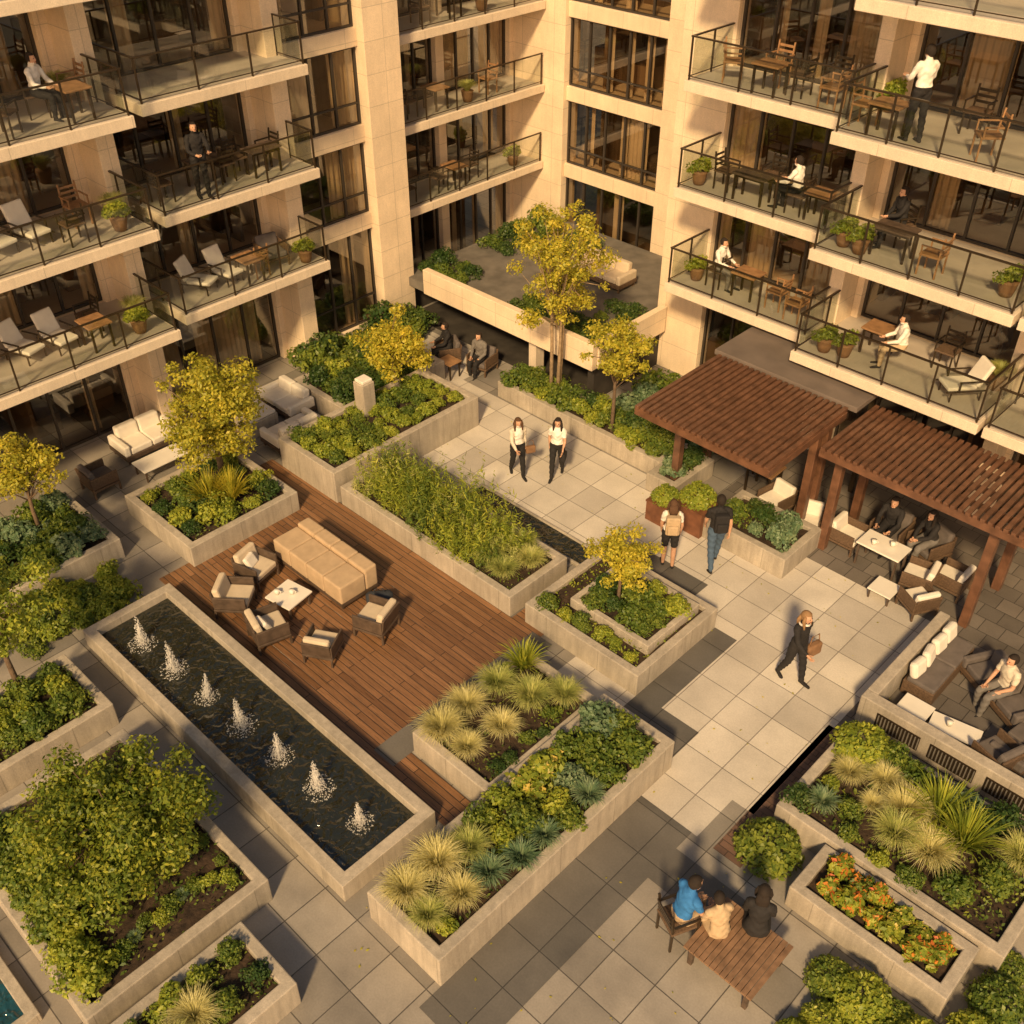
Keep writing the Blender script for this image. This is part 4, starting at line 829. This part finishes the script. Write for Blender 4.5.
bag(-13.12,14.18,.60,-118,'handbag','pot_clay','small brown shoulder bag on walking person',.75)
person(-12.65,14.55,.005,-148,'walk2','cloth_white','cloth_black','person walking in white sleeveless top and black trousers',long=True,fem=True,sleeve=.5,sc=.93)
bag(-12.4,14.5,.60,-60,'handbag','cloth_black','small black handbag carried by walking person',.75)
person(-8.95,13.8,.005,40,'stand','cloth_white','cloth_black','person standing in white shirt and dark shorts',fem=True,sleeve=.5,short=True,hair='hair_brown',long=True,sc=.97)
bag(-8.83,13.66,.98,40,'backpack','cloth_tan','tan backpack worn on a standing person')
person(-8.3,14.45,.005,48,'walk2','cloth_black','cloth_denim','person walking away in black shirt and jeans',sleeve=.5,sc=1.04)
bag(-8.3+.14,14.45-.12,1.02,48,'backpack','cloth_black','large black backpack worn by walking person')
person(-5.45,12.85,.005,-105,'walk3','cloth_black','cloth_black','light-haired person walking in black with white collar',hair='hair_light',headyaw=10,sc=1.0,scarf='cloth_white',fem=True,long=True)
bag(-5.28,13.1,.58,-105,'handbag','pot_clay','brown leather handbag carried by walking person',1.1)
bag(-12.25,9.0,.02,50,'holdall','cloth_slate','black holdall bag on deck beside sofa',.95)
person(-3.93,7.45,0,-20,'rest','cloth_blue','cloth_tan','person seated on chair in bright blue top',sleeve=.5,lean=8,hipz=.56,sc=1.02)
person(-3.4,7.66,0,60,'rest','cloth_tan','cloth_tan','person seated on wooden platform in tan clothes',lean=10,hipz=.54,sc=.9,headyaw=-20)
person(-3.05,8.0,0,25,'rest','cloth_black','cloth_black','person seated on platform in black with long hair',long=True,lean=8,hipz=.54,fem=True,sc=1.02)
person(-18.15,16.4,0,150,'sit','cloth_black','cloth_black','person sitting in dark clothes near terrace passage',hipz=.5,sc=.92)
person(-17.2,16.65,0,190,'rest','cloth_grey','cloth_black','person sitting in grey top beside a companion',hipz=.5,sc=.92)
person(-6.1,17.6,0,180,'sit','cloth_black','cloth_black','person in black seated at pergola table',hipz=.52,lean=8)
person(-5.3,17.68,0,160,'sit2','cloth_black','cloth_grey','person in dark top seated under pergola',hipz=.52,lean=6,long=True,fem=True)
person(-2.5,14.85,0,150,'rest','cloth_cream','cloth_grey','person in light top reclining on grey sofa',hipz=.50,sleeve=.5)
sb=.88
person(-20.2,8.3,B3,-60,'sit','cloth_white','cloth_black','person in white shirt seated on balcony',sc=sb,hipz=.56)
person(-19.9,11.15,B2,-100,'hold','cloth_black','cloth_black','person in dark clothes standing on balcony holding phone',sc=.95)
person(-12.1,19.3,B1,-90,'sit','cloth_white','cloth_grey','person in white shirt seated at balcony table',sc=sb,hipz=.56)
person(-10.4,19.2,B2,90,'sit','cloth_white','cloth_black','person in pale shirt seated at balcony table',sc=sb,hipz=.56)
person(-8.1,19.2,B2,150,'sit2','cloth_black','cloth_black','person in black seated at balcony table',sc=sb,hipz=.56)
person(-7.9,18.35,B3,60,'hold','cloth_white','cloth_black','person in white shirt standing on balcony reading',sc=.95)
person(-7.3,18.8,B1,130,'sit','cloth_white','cloth_tan','person in white shirt seated on balcony',sc=sb,hipz=.56)
